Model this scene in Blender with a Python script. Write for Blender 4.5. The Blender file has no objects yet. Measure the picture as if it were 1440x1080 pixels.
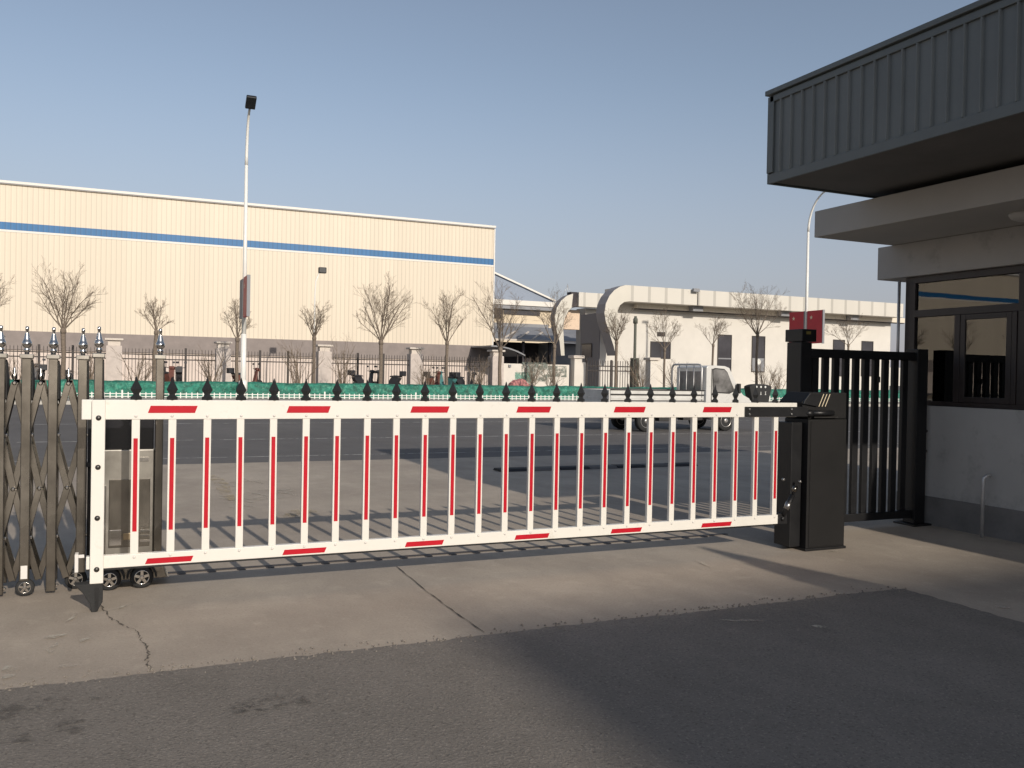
import bpy, bmesh, math, random
from mathutils import Vector, Matrix
C = bpy.context.scene.collection
R = math.radians
# ---------------------------------------------------------------- camera
F_PX = 1229.17; YAW, PITCH, ROLL = R(23.919), R(-.6746), R(1.0709); CAM_H = 1.5
fwd = Vector((math.sin(YAW)*math.cos(PITCH), math.cos(YAW)*math.cos(PITCH), math.sin(PITCH)))
rt0 = Vector((math.cos(YAW), -math.sin(YAW), 0)); up0 = rt0.cross(fwd)
rt = math.cos(ROLL)*rt0 + math.sin(ROLL)*up0
up = -math.sin(ROLL)*rt0 + math.cos(ROLL)*up0
cd = bpy.data.cameras.new('camera'); cam = bpy.data.objects.new('camera', cd); C.objects.link(cam)
m = Matrix((rt, up, -fwd)).transposed().to_4x4(); m.translation = (0, 0, CAM_H); cam.matrix_world = m
cd.sensor_width = 36; cd.lens = F_PX/1440*36; cd.clip_start = .05; cd.clip_end = 3000
bpy.context.scene.camera = cam

def at(x, y, Y):
    """point on the vertical plane Y (metres) seen at this place of the survey photo"""
    d = (x-720)*rt - (y-540)*up + F_PX*fwd
    return Vector((0, 0, CAM_H)) + d*(Y/d.y)
def atx(x, Y): return at(x, 530, Y).x
def atz(x, y, Y): return at(x, y, Y).z

# ---------------------------------------------------------------- mesh helpers
class MB:
    def __init__(s): s.v = []; s.f = []; s.sm = []; s.mi = []; s.m = 0
    def add(s, vs, fs, smooth=False):
        b = len(s.v); s.v += [tuple(v) for v in vs]
        for f in fs: s.f.append([b+i for i in f]); s.sm.append(smooth); s.mi.append(s.m)
        return s
    def box(s, x0, x1, y0, y1, z0, z1):
        x0, x1 = sorted((x0, x1)); y0, y1 = sorted((y0, y1)); z0, z1 = sorted((z0, z1))
        v = [(x0,y0,z0),(x1,y0,z0),(x1,y1,z0),(x0,y1,z0),(x0,y0,z1),(x1,y0,z1),(x1,y1,z1),(x0,y1,z1)]
        return s.add(v, [(0,3,2,1),(4,5,6,7),(0,1,5,4),(1,2,6,5),(2,3,7,6),(3,0,4,7)])
    def bar(s, a, b, w, t, side=(0,1,0)):
        """flat bar from a to b, w wide across, t thick along `side`"""
        a, b = Vector(a), Vector(b); d = (b-a).normalized(); n = Vector(side); n = (n-n.dot(d)*d).normalized(); u = d.cross(n)
        v = [p+u*w/2*i+n*t/2*j for p in (a, b) for i, j in ((-1,-1),(1,-1),(1,1),(-1,1))]
        return s.add(v, [(0,1,2,3),(7,6,5,4),(0,4,5,1),(1,5,6,2),(2,6,7,3),(3,7,4,0)])
    def tube(s, pts, rad, n=8, cap=True, smooth=True):
        pts = [Vector(p) for p in pts]; k = len(pts)
        rad = [rad]*k if isinstance(rad, (int, float)) else rad
        vs = []; ref = None
        for i, p in enumerate(pts):
            d = (pts[min(i+1, k-1)]-pts[max(i-1, 0)])
            d = d.normalized() if d.length > 1e-9 else Vector((0, 0, 1))
            if ref is None: ref = Vector((1,0,0)) if abs(d.x) < .8 else Vector((0,1,0))
            a = (ref-ref.dot(d)*d); a = a.normalized() if a.length > 1e-6 else d.orthogonal().normalized()
            ref = a; b = d.cross(a)
            for j in range(n):
                t = 2*math.pi*j/n; vs.append(p+(a*math.cos(t)+b*math.sin(t))*rad[i])
        fs = [(i*n+j, i*n+(j+1)%n, (i+1)*n+(j+1)%n, (i+1)*n+j) for i in range(k-1) for j in range(n)]
        s.add(vs, fs, smooth)
        if cap:
            b = len(s.v)-k*n
            s.f.append([b+j for j in reversed(range(n))]); s.sm.append(False); s.mi.append(s.m)
            s.f.append([b+(k-1)*n+j for j in range(n)]); s.sm.append(False); s.mi.append(s.m)
        return s
    def lathe(s, c, prof, n=16, axis='z', smooth=True):
        """prof: list of (radius, height along axis)"""
        c = Vector(c); vs = []
        for r, h in prof:
            for j in range(n):
                t = 2*math.pi*j/n; a, b = r*math.cos(t), r*math.sin(t)
                vs.append(c+Vector({'z': (a,b,h), 'y': (a,h,-b), 'x': (h,a,b)}[axis]))
        k = len(prof)
        fs = [(i*n+j, i*n+(j+1)%n, (i+1)*n+(j+1)%n, (i+1)*n+j) for i in range(k-1) for j in range(n)]
        fs.append(tuple(reversed(range(n)))); fs.append(tuple((k-1)*n+j for j in range(n)))
        b0 = len(s.f); s.add(vs, fs, smooth); s.sm[-1] = s.sm[-2] = False
        return s
    def prism(s, poly, y0, y1, axis='y'):
        """poly of (a,b); extruded along axis between y0 and y1"""
        if axis == 'y': g = lambda a, b, h: (a, h, b)
        elif axis == 'x': g = lambda a, b, h: (h, a, b)
        else: g = lambda a, b, h: (a, b, h)
        n = len(poly); v = [g(a, b, y0) for a, b in poly]+[g(a, b, y1) for a, b in poly]
        return s.add(v, [tuple(range(n)), tuple(reversed(range(n, 2*n)))]+[(i, i+n, (i+1)%n+n, (i+1)%n) for i in range(n)])
    def sheet(s, pts, z):
        return s.add([(x, y, z) for x, y in pts], [tuple(range(len(pts)))])
    def build(s, name, mat, parent=None, bev=0, loc=None, fix=True):
        me = bpy.data.meshes.new(name); me.from_pydata(s.v, [], s.f)
        for mt in (mat if isinstance(mat, (list, tuple)) else [mat]): me.materials.append(mt)
        me.polygons.foreach_set('use_smooth', s.sm); me.polygons.foreach_set('material_index', s.mi)
        if fix:
            b = bmesh.new(); b.from_mesh(me); bmesh.ops.recalc_face_normals(b, faces=b.faces); b.to_mesh(me); b.free()
        o = bpy.data.objects.new(name, me); C.objects.link(o)
        if parent: o.parent = parent
        if loc: o.location = loc
        if bev:
            mo = o.modifiers.new('bevel', 'BEVEL'); mo.width = bev; mo.segments = 2; mo.limit_method = 'ANGLE'; mo.harden_normals = False
        return o

def tag(o, label, cat, group=None, kind=None):
    if label: o['label'] = label
    if cat: o['category'] = cat
    if group: o['group'] = group
    if kind: o['kind'] = kind
    return o
def thing(name, label, cat, loc=(0,0,0), rz=0, group=None):
    o = bpy.data.objects.new(name, None); C.objects.link(o); o.location = loc; o.rotation_euler = (0, 0, rz)
    o.empty_display_size = .2
    return tag(o, label, cat, group)
def dup(o, parent=None, loc=None, rz=None, label=None, scale=None):
    c = o.copy(); C.objects.link(c)
    if parent: c.parent = parent
    if loc is not None: c.location = loc
    if rz is not None: c.rotation_euler = (0, 0, rz)
    if scale is not None: c.scale = scale
    if label: c['label'] = label
    for ch in list(o.children): dup(ch, c)
    return c
def struct(name, mb, mat, **k):
    o = mb.build(name, mat, **k); o['kind'] = 'structure'; return o

# ---------------------------------------------------------------- materials
def nd(nt, t, **k):
    n = nt.nodes.new(t)
    for a, b in k.items():
        if hasattr(n, a) and not a.startswith('i_'): setattr(n, a, b)
    return n
def mat(name, col, rough=.6, metal=0, var=.12, scale=6, bump=0, bscale=60, spec=.5, dirt=None, coat=0, col2=None, emit=0):
    """base colour broken by two noises; optional fine bump"""
    m = bpy.data.materials.new(name); m.use_nodes = True; nt = m.node_tree; P = nt.nodes['Principled BSDF']; L = nt.links
    tc = nd(nt, 'ShaderNodeTexCoord')
    n1 = nd(nt, 'ShaderNodeTexNoise'); n1.inputs['Scale'].default_value = scale; n1.inputs['Detail'].default_value = 6; n1.inputs['Roughness'].default_value = .65
    L.new(tc.outputs['Object'], n1.inputs['Vector'])
    rp = nd(nt, 'ShaderNodeValToRGB'); L.new(n1.outputs['Fac'], rp.inputs['Fac'])
    c2 = col2 or tuple(min(1, c*(1+var)) for c in col); c1 = tuple(c*(1-var) for c in col)
    rp.color_ramp.elements[0].position = .3; rp.color_ramp.elements[1].position = .7
    rp.color_ramp.elements[0].color = (*c1, 1); rp.color_ramp.elements[1].color = (*c2, 1)
    out = rp.outputs['Color']
    if dirt:
        n2 = nd(nt, 'ShaderNodeTexNoise'); n2.inputs['Scale'].default_value = dirt[1]; n2.inputs['Detail'].default_value = 8; n2.inputs['Roughness'].default_value = .75
        L.new(tc.outputs['Object'], n2.inputs['Vector'])
        r2 = nd(nt, 'ShaderNodeValToRGB'); L.new(n2.outputs['Fac'], r2.inputs['Fac'])
        r2.color_ramp.elements[0].position = dirt[2]; r2.color_ramp.elements[1].position = dirt[2]+.2
        mx = nd(nt, 'ShaderNodeMixRGB'); L.new(r2.outputs['Color'], mx.inputs['Fac']); L.new(out, mx.inputs[1]); mx.inputs[2].default_value = (*dirt[0], 1); out = mx.outputs['Color']
    L.new(out, P.inputs['Base Color'])
    P.inputs['Metallic'].default_value = metal; P.inputs['Specular IOR Level'].default_value = spec
    mr = nd(nt, 'ShaderNodeMapRange'); L.new(n1.outputs['Fac'], mr.inputs['Value']); mr.inputs['To Min'].default_value = max(0, rough-.08); mr.inputs['To Max'].default_value = min(1, rough+.1)
    L.new(mr.outputs['Result'], P.inputs['Roughness'])
    if coat: P.inputs['Coat Weight'].default_value = coat; P.inputs['Coat Roughness'].default_value = .1
    if emit: P.inputs['Emission Color'].default_value = (*col, 1); P.inputs['Emission Strength'].default_value = emit
    if bump:
        nb = nd(nt, 'ShaderNodeTexNoise'); nb.inputs['Scale'].default_value = bscale; nb.inputs['Detail'].default_value = 4
        L.new(tc.outputs['Object'], nb.inputs['Vector'])
        bp = nd(nt, 'ShaderNodeBump'); bp.inputs['Strength'].default_value = bump; bp.inputs['Distance'].default_value = .01
        L.new(nb.outputs['Fac'], bp.inputs['Height']); L.new(bp.outputs['Normal'], P.inputs['Normal'])
    return m

def ground_mat(name, col, colb, speck, big=.35, mid=2.2, stain=(.5,), rough=.85, bump=.35, speckscale=130):
    m = bpy.data.materials.new(name); m.use_nodes = True; nt = m.node_tree; P = nt.nodes['Principled BSDF']; L = nt.links
    tc = nd(nt, 'ShaderNodeTexCoord')
    def noise(sc, det=6, ro=.6, stretch=None):
        n = nd(nt, 'ShaderNodeTexNoise'); n.inputs['Scale'].default_value = sc; n.inputs['Detail'].default_value = det; n.inputs['Roughness'].default_value = ro
        if stretch:
            mp = nd(nt, 'ShaderNodeMapping'); mp.inputs['Scale'].default_value = stretch; L.new(tc.outputs['Object'], mp.inputs['Vector']); L.new(mp.outputs['Vector'], n.inputs['Vector'])
        else: L.new(tc.outputs['Object'], n.inputs['Vector'])
        return n
    def ramp(n, a, b, ca=0, cb=1):
        r = nd(nt, 'ShaderNodeMapRange'); r.inputs['From Min'].default_value = a; r.inputs['From Max'].default_value = b
        r.inputs['To Min'].default_value = ca; r.inputs['To Max'].default_value = cb; L.new(n.outputs['Fac'], r.inputs['Value']); return r.outputs['Result']
    def mixc(f, c1, c2, mode='MIX'):
        x = nd(nt, 'ShaderNodeMixRGB'); x.blend_type = mode
        if isinstance(f, (int, float)): x.inputs[0].default_value = f
        else: L.new(f, x.inputs[0])
        for i, c in ((1, c1), (2, c2)):
            if isinstance(c, tuple): x.inputs[i].default_value = (*c, 1)
            else: L.new(c, x.inputs[i])
        return x.outputs['Color']
    c = mixc(ramp(noise(big, 4), .35, .65), col, colb)
    c = mixc(ramp(noise(mid, 9, .7, (1, .5, 1)), .42, .72, 0, .55), c, tuple(k*.72 for k in col))
    c = mixc(ramp(noise(mid*2.7, 9, .7), .55, .75, 0, .35), c, tuple(min(1, k*1.35) for k in colb))
    sp = noise(speckscale, 2, .7)
    c = mixc(ramp(sp, .56, .68, 0, speck), c, tuple(min(1, k*1.9) for k in col))
    c = mixc(ramp(noise(speckscale*.8, 2, .7), .34, .44, speck, 0), c, tuple(k*.35 for k in col))
    L.new(c, P.inputs['Base Color']); L.new(ramp(noise(mid, 5), .3, .7, rough-.1, min(1, rough+.1)), P.inputs['Roughness'])
    P.inputs['Specular IOR Level'].default_value = .35
    bp = nd(nt, 'ShaderNodeBump'); bp.inputs['Strength'].default_value = bump; bp.inputs['Distance'].default_value = .006
    L.new(sp.outputs['Fac'], bp.inputs['Height']); L.new(bp.outputs['Normal'], P.inputs['Normal'])
    return m

def panel_mat(name, col, pitch, depth=.5, var=.04, rough=.5, axis=0, dark=.75):
    """profiled sheet metal: vertical ribs every `pitch` metres, in bump and in a thin seam line"""
    m = bpy.data.materials.new(name); m.use_nodes = True; nt = m.node_tree; P = nt.nodes['Principled BSDF']; L = nt.links
    tc = nd(nt, 'ShaderNodeTexCoord'); sx = nd(nt, 'ShaderNodeSeparateXYZ'); L.new(tc.outputs['Object'], sx.inputs[0])
    def mth(op, a, b=None):
        n = nd(nt, 'ShaderNodeMath'); n.operation = op
        for i, q in enumerate((a, b)):
            if q is None: continue
            if isinstance(q, (int, float)): n.inputs[i].default_value = q
            else: L.new(q, n.inputs[i])
        return n.outputs[0]
    u = mth('DIVIDE', sx.outputs[axis], pitch); fr = mth('FRACT', u)
    seam = mth('LESS_THAN', fr, .17)
    cell = nd(nt, 'ShaderNodeTexWhiteNoise'); cell.noise_dimensions = '1D'; L.new(mth('FLOOR', mth('DIVIDE', sx.outputs[axis], pitch*3)), cell.inputs['W'])
    n = nd(nt, 'ShaderNodeTexNoise'); n.inputs['Scale'].default_value = .6; n.inputs['Detail'].default_value = 5
    mp = nd(nt, 'ShaderNodeMapping'); mp.inputs['Scale'].default_value = (1.6, 1.6, .12); L.new(tc.outputs['Object'], mp.inputs['Vector']); L.new(mp.outputs['Vector'], n.inputs['Vector'])
    v = mth('ADD', mth('MULTIPLY', cell.outputs['Value'], var), mth('MULTIPLY', n.outputs['Fac'], var*2))
    v = mth('ADD', v, 1-var*1.5)
    v = mth('MULTIPLY', v, mth('SUBTRACT', 1, mth('MULTIPLY', seam, 1-dark)))
    hs = nd(nt, 'ShaderNodeMixRGB'); hs.blend_type = 'MULTIPLY'; hs.inputs[0].default_value = 1; hs.inputs[1].default_value = (*col, 1)
    cb = nd(nt, 'ShaderNodeCombineColor'); [L.new(v, cb.inputs[i]) for i in range(3)]; L.new(cb.outputs[0], hs.inputs[2])
    L.new(hs.outputs[0], P.inputs['Base Color']); P.inputs['Roughness'].default_value = rough
    bp = nd(nt, 'ShaderNodeBump'); bp.inputs['Strength'].default_value = depth; bp.inputs['Distance'].default_value = .03
    L.new(mth('ABSOLUTE', mth('SUBTRACT', fr, .5)), bp.inputs['Height']); L.new(bp.outputs['Normal'], P.inputs['Normal'])
    return m

def glass_mat(name, tint=(.55,.58,.58), ior=1.6, rough=.01):
    m = bpy.data.materials.new(name); m.use_nodes = True; nt = m.node_tree; L = nt.links; nt.nodes.clear()
    o = nd(nt, 'ShaderNodeOutputMaterial'); mx = nd(nt, 'ShaderNodeMixShader'); fr = nd(nt, 'ShaderNodeFresnel'); fr.inputs['IOR'].default_value = ior
    t = nd(nt, 'ShaderNodeBsdfTransparent'); t.inputs[0].default_value = (*tint, 1)
    g = nd(nt, 'ShaderNodeBsdfGlossy'); g.inputs['Roughness'].default_value = rough
    tc = nd(nt, 'ShaderNodeTexCoord'); n = nd(nt, 'ShaderNodeTexNoise'); n.inputs['Scale'].default_value = 1.1
    L.new(tc.outputs['Object'], n.inputs['Vector'])
    bp = nd(nt, 'ShaderNodeBump'); bp.inputs['Strength'].default_value = .02; bp.inputs['Distance'].default_value = .03; L.new(n.outputs['Fac'], bp.inputs['Height']); L.new(bp.outputs['Normal'], g.inputs['Normal'])
    L.new(fr.outputs[0], mx.inputs[0]); L.new(t.outputs[0], mx.inputs[1]); L.new(g.outputs[0], mx.inputs[2]); L.new(mx.outputs[0], o.inputs[0])
    return m

M = {}
M['white'] = mat('white powder coat', (.73,.70,.64), .38, var=.03, scale=3, bump=.03, bscale=90, dirt=((.53,.49,.42), 6, .60))
M['white_end'] = mat('white plastic', (.70,.67,.63), .3, var=.03)
M['red_tape'] = mat('red reflective tape', (.46,.004,.016), .5, var=.08, scale=9, bump=.1, bscale=600, spec=.25)
M['black'] = mat('black powder coat', (.008,.008,.009), .42, var=.2, scale=9, bump=.1, bscale=400, spec=.45)
M['cabinet'] = mat('dark textured cabinet paint', (.0075,.007,.007), .6, var=.18, spec=.3, scale=4, bump=.15, bscale=450, dirt=((.016,.015,.014), 7, .62))
M['finial'] = mat('black cast iron', (.018,.018,.018), .55, var=.2, scale=20)
M['steel'] = mat('brushed stainless steel', (.37,.35,.315), .30, metal=1, var=.22, scale=3, bump=.02, bscale=5)
M['steel_dark'] = mat('dull stainless steel', (.225,.205,.178), .25, metal=1, var=.25, scale=2.5)
M['chrome'] = mat('polished steel', (.62,.59,.55), .14, metal=1, var=.05)
M['bolt'] = mat('zinc bolt', (.35,.34,.33), .35, metal=1, var=.15, scale=30)
M['bolt_dark'] = mat('dark bolt head', (.10,.095,.09), .4, metal=1, var=.2)
M['rubber'] = mat('black rubber', (.02,.02,.02), .8, var=.25, scale=20, bump=.2, bscale=120)
M['screen'] = mat('unlit black display', (.012,.012,.015), .12, var=.1, spec=.6)
M['concrete'] = ground_mat('apron concrete', (.345,.29,.235), (.45,.385,.31), .2, big=.45, mid=1.7, bump=.3, speckscale=70)
M['asphalt'] = ground_mat('worn asphalt', (.185,.164,.140), (.215,.190,.163), .5, big=.5, mid=2.6, bump=1, speckscale=75)
M['road'] = ground_mat('road asphalt', (.115,.108,.104), (.15,.14,.133), .4, big=.12, mid=.7, bump=.5, speckscale=70)
M['earth'] = ground_mat('bare earth', (.20,.17,.13), (.28,.24,.19), .4, big=.2, mid=1.2)
M['paving'] = ground_mat('pale paving', (.34,.31,.27), (.42,.38,.33), .2, big=.2, mid=1.2)
M['kerb'] = mat('kerb stone', (.42,.40,.36), .8, var=.2, scale=4, bump=.3)
M['crack'] = mat('dark crack filler', (.05,.042,.034), .9, var=.3)
M['booth_wall'] = mat('grey rendered wall', (.45,.435,.41), .8, var=.07, scale=1.6, bump=.2, bscale=160, dirt=((.29,.275,.26), 2.2, .54))
M['plinth'] = mat('dark cement plinth', (.19,.18,.17), .85, var=.22, scale=3, bump=.4, bscale=60)
M['slab'] = mat('painted concrete slab', (.46,.445,.415), .8, var=.06, scale=1.2, bump=.15, dirt=((.32,.31,.29), 1.8, .62))
M['canopy'] = mat('blue grey sheet cladding', (.150,.163,.160), .45, var=.12, scale=1.3, bump=.06, bscale=40, dirt=((.19,.17,.165), 2.5, .6))
M['canopy_trim'] = mat('dark grey flashing', (.120,.134,.132), .45, var=.1, scale=3)
M['soffit'] = mat('dark soffit sheet', (.13,.125,.118), .7, var=.2, scale=1.5)
M['frame'] = mat('dark brown window frame', (.030,.022,.020), .4, var=.2, scale=10)
M['glass'] = glass_mat('window glass', (.70,.72,.70), 2.0)
M['room'] = mat('dim room wall', (.62,.60,.54), .9, var=.1)
M['room_dark'] = mat('dark furniture', (.03,.03,.033), .6, var=.2)
M['cream'] = panel_mat('cream profiled sheet', (.64,.56,.445), .36, depth=.35, var=.05, dark=.80)
M['bluestripe'] = panel_mat('blue profiled sheet', (.012,.125,.31), .36, depth=.35, var=.10, dark=.7)
M['trim_white'] = mat('white roof trim', (.68,.65,.60), .5, var=.04)
M['greyband'] = mat('grey granite base', (.235,.20,.185), .7, var=.14, scale=1.2)
M['pinkwall'] = mat('pale base wall', (.62,.53,.47), .85, var=.08, scale=.8)
M['stone'] = mat('pale stone pillar', (.52,.46,.42), .8, var=.12, scale=3, bump=.3, bscale=50)
M['stonecap'] = mat('stone cap', (.60,.54,.48), .8, var=.1, scale=3)
M['iron'] = mat('dark iron railing', (.035,.028,.026), .6, var=.25)
M['picket'] = mat('white picket plastic', (.72,.72,.68), .5, var=.06)
M['mesh_green'] = mat('green dust netting', (.018,.15,.105), .75, var=.7, scale=4.5, bump=1, bscale=10, dirt=((.15,.38,.28), 6.5, .52))
M['bark'] = mat('grey brown bark', (.17,.135,.105), .9, var=.3, scale=14, bump=.5, bscale=60)
M['twig'] = mat('brown twigs', (.22,.17,.125), .9, var=.3, scale=4)
M['lamp_white'] = mat('white lamp pole', (.76,.75,.71), .4, var=.04)
M['lamp_black'] = mat('black lamp housing', (.015,.017,.02), .45, var=.2)
M['flag_red'] = mat('red banner sheet', (.52,.022,.04), .5, var=.08, scale=3)
M['flag_mark'] = mat('pale star print', (.85,.72,.50), .5, var=.05)
M['panelwhite'] = panel_mat('ivory wall panels', (.59,.56,.50), 1.5, depth=.1, var=.05, dark=.74, rough=.5)
M['ivory'] = mat('ivory render', (.61,.58,.53), .8, var=.06, scale=.7, dirt=((.55,.49,.41), .5, .6))
M['ivory_shaded'] = mat('ivory render with side shade', (.44,.42,.42), .8, var=.06, scale=.7)  # darker copy of the ivory, side wall shade put into its colour
M['winglass'] = mat('dark window glass', (.045,.043,.05), .15, var=.3, scale=.8, spec=.6)
M['dullgrey'] = mat('grey roof sheet', (.23,.235,.25), .6, var=.14, scale=.8)
M['darkgap'] = mat('dark brown interior and shadow', (.05,.045,.05), .9, var=.3, scale=1)
M['bluegrey'] = mat('blue grey roof sheet', (.20,.24,.31), .5, var=.1)
M['whitewall'] = mat('white wall render', (.66,.62,.56), .85, var=.06, scale=1.2, dirt=((.54,.50,.45), 1.3, .6))
M['truck'] = mat('silver truck paint', (.68,.665,.63), .28, metal=.1, var=.04, scale=2, coat=.5, dirt=((.42,.38,.33), 1.6, .62))
M['truck_bed'] = mat('worn white bed panels', (.60,.59,.56), .45, var=.12, scale=3, dirt=((.30,.28,.26), 4, .6))
M['truck_dark'] = mat('dark chassis', (.03,.028,.027), .7, var=.3)
M['truckglass'] = mat('dark cab glass', (.16,.155,.15), .06, var=.6, scale=2, spec=.7)
M['rim'] = mat('steel wheel rim', (.42,.40,.38), .35, metal=.8, var=.15, scale=9)
M['redpaint'] = mat('dull red plastic', (.14,.05,.035), .5, var=.15)
M['bikedark'] = mat('dark scooter plastic', (.03,.03,.035), .4, var=.2)
M['teal'] = mat('teal scooter plastic', (.06,.20,.20), .45, var=.15)
M['yellowmark'] = mat('worn yellow paint', (.35,.24,.07), .8, var=.35, scale=5)
M['pipe'] = mat('galvanised pipe', (.52,.51,.50), .4, metal=.5, var=.15)
M['officewall'] = mat('office facade', (.42,.38,.33), .8, var=.08)
M['humpdark'] = mat('black rubber hump', (.02,.02,.022), .8, var=.3)
M['tailred'] = mat('red lamp lens', (.35,.01,.01), .2, var=.05)
M['lens'] = mat('clear lamp lens', (.7,.7,.68), .1, var=.05)

def faded(name, col, dens=.5, sc=7, stretch=(1,1,1)):
    """thin worn mark: the sheet shows only where the noise lets it"""
    m = bpy.data.materials.new(name); m.use_nodes = True; nt = m.node_tree; L = nt.links; P = nt.nodes['Principled BSDF']
    tc = nd(nt, 'ShaderNodeTexCoord'); mp = nd(nt, 'ShaderNodeMapping'); mp.inputs['Scale'].default_value = stretch; n = nd(nt, 'ShaderNodeTexNoise'); n.inputs['Scale'].default_value = sc; n.inputs['Detail'].default_value = 9; n.inputs['Roughness'].default_value = .75
    L.new(tc.outputs['Object'], mp.inputs['Vector']); L.new(mp.outputs['Vector'], n.inputs['Vector'])
    r = nd(nt, 'ShaderNodeMapRange'); r.inputs['From Min'].default_value = 1-dens-.12; r.inputs['From Max'].default_value = 1-dens+.12; L.new(n.outputs['Fac'], r.inputs['Value'])
    P.inputs['Base Color'].default_value = (*col, 1); P.inputs['Roughness'].default_value = .85
    L.new(r.outputs['Result'], P.inputs['Alpha'])
    return m
M['line_white'] = faded('worn white road paint', (.52,.50,.47), .52, 3)
M['scuff'] = faded('pale scuff', (.52,.47,.38), .47, 9)
M['yellow_scuff'] = faded('yellowish powder stain', (.50,.40,.24), .42, 5)
M['oil'] = faded('dark oil stain', (.11,.098,.085), .38, 8)
M['oldcrack'] = faded('hairline crack', (.10,.085,.065), .58, 10)

# ---------------------------------------------------------------- ground
struct('ground', MB().sheet([(-400,-300),(700,-300),(700,900),(-400,900)], -.012), M['earth'])
struct('concrete_apron', MB().sheet([(-60,-60),(60,-60),(60,14.45),(-60,14.45)], 0), M['concrete'])
# the asphalt laid against the concrete has a ragged, crumbling edge
rnd = random.Random(4)
edge = []; x = 5.157; w_ = 0
while x > -60:
    if x > -3: w_ = w_*.8+rnd.uniform(-.008, .008); edge.append((x, 4.6+w_+rnd.uniform(-.006, .006))); x -= .03
    else: edge.append((x, 4.6)); x -= 3
edge.append((-60, 4.6))
side = []; y = -60
while y < 4.55:
    side.append((5.155+(rnd.uniform(-.012, .012) if y > 0 else 0), y)); y += 2 if y < -1 else .04
struct('asphalt_yard', MB().sheet([(-60,-60)]+side+edge, .004), M['asphalt'])
cr_ = MB(); r = random.Random(3)
for k in range(420):
    x = r.uniform(-.9, 5.2); y = 4.6+r.gauss(.02, .05); q = r.uniform(.003, .009)
    cr_.add([(x-q,y-q,.003),(x+q,y-q*.6,.003),(x+q*.7,y+q,.003),(x-q*.8,y+q*.8,.003),(x,y,.003+q*1.3)],[(0,1,4),(1,2,4),(2,3,4),(3,0,4)])
o = cr_.build('asphalt_crumbs', M['asphalt']); tag(o, 'loose asphalt crumbs along the edge of the concrete', 'gravel', kind='stuff')
struct('road', MB().sheet([(-200,14.45),(300,14.45),(300,37.5),(-200,37.5)], 0), M['road'])
struct('pavement', MB().box(-200, 300, 37.65, 60, -.3, .12), M['paving'])
struct('kerb', MB().box(-200, 300, 37.5, 37.646, -.3, .135), M['kerb'])
struct('yard_ground', MB().box(-200, 300, 60, 400, -.3, .10), M['road'])

def ribbon(pts, w, z, mb=None, jit=0, seed=1):
    r = random.Random(seed); mb = mb or MB(); P = [Vector((p[0], p[1], z)) for p in pts]; vs = []
    for i, p in enumerate(P):
        d = (P[min(i+1, len(P)-1)]-P[max(i-1, 0)]).normalized(); n = Vector((-d.y, d.x, 0))
        ww = w[i] if isinstance(w, list) else w
        ww *= 1+r.uniform(-jit, jit)
        vs += [p+n*ww/2, p-n*ww/2]
    mb.add(vs, [(2*i, 2*i+1, 2*i+3, 2*i+2) for i in range(len(P)-1)]); return mb
def gp(x, y):
    d = (x-720)*rt - (y-540)*up + F_PX*fwd; t = -CAM_H/d.z; return (d.x*t, d.y*t)
def wander(pts, n, amp, seed):
    r = random.Random(seed); out = []
    for a, b in zip(pts, pts[1:]):
        for k in range(n):
            t = k/n; out.append((a[0]+(b[0]-a[0])*t+r.uniform(-amp, amp), a[1]+(b[1]-a[1])*t+r.uniform(-amp, amp)))
    out.append(pts[-1]); return out
cr = [gp(*p) for p in ((143,852),(152,868),(172,880),(190,888),(202,905),(210,918),(205,930),(214,943))]
struct('ground_crack', ribbon(wander(cr, 9, .011, 3), .007, .006, jit=.8), M['oldcrack'])
cr = [gp(*p) for p in ((557,797),(600,832),(640,862),(681,890))]
struct('ground_joint', ribbon(wander(cr, 8, .004, 5), .006, .006, jit=.6), M['crack'])
# old yard wear marks
mb = MB()
for a, b, w in (((92,878),(110,862),.022),((68,922),(80,905),.05),((60,900),(95,893),.07),((150,862),(190,850),.03),((0,944),(26,940),.12),((2,955),(22,951),.06),((80,940),(110,938),.05),
                ((110,905),(130,895),.04),((975,788),(1004,800),.03),((1168,777),(1180,775),.02),((1248,762),(1262,763),.03),((1400,855),(1425,857),.05),((1010,873),(1080,875),.05),((1140,882),(1165,884),.06)):
    P0, P1 = gp(*a), gp(*b); ribbon(wander([P0, P1], 5, .01, int(a[0])), [0, w*.7, w, w*.8, w*.5, 0], .0085, mb)
struct('pale_scuffs', mb, M['scuff'])
mb = MB(); r = random.Random(8)
for k in range(16):
    x, y = r.uniform(300, 395), r.uniform(668, 716); ribbon(wander([gp(x, y), gp(x+r.uniform(25, 60), y+r.uniform(-7, 7))], 6, .03, k), .03, .0085, mb)
struct('tyre_scuffs', mb, M['scuff'])
mb = MB()
for a, b, w in (((300,667),(335,712),.16),((412,727),(438,716),.35),((400,723),(424,728),.3)):
    ribbon(wander([gp(*a), gp(*b)], 5, .03, 3), [0, w, w*1.1, w, w*.7, 0], .009, mb)
struct('yellow_stains', mb, M['yellow_scuff'])
mb = MB()
for cx, cy, ra, rb in ((385,990,.2,.10),(352,998,.10,.06),(30,1000,.3,.12),(60,1030,.2,.1)):
    c = gp(cx, cy); mb.sheet([(c[0]+ra*math.cos(t*.3)*(1+.2*math.sin(5*t*.3)), c[1]+rb*math.sin(t*.3)) for t in range(21)], .0085)
struct('oil_stains', mb, M['oil'])
# road paint
mb = MB(); ribbon([(-60,15.42),(7,15.38),(60,15.3)], .07, .004, mb); ribbon([(-60,19.2),(60,19.2)], .10, .004, mb); ribbon([(-60,24.9),(80,24.9)], .12, .004, mb)
struct('road_lines', mb, M['line_white'])
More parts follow.
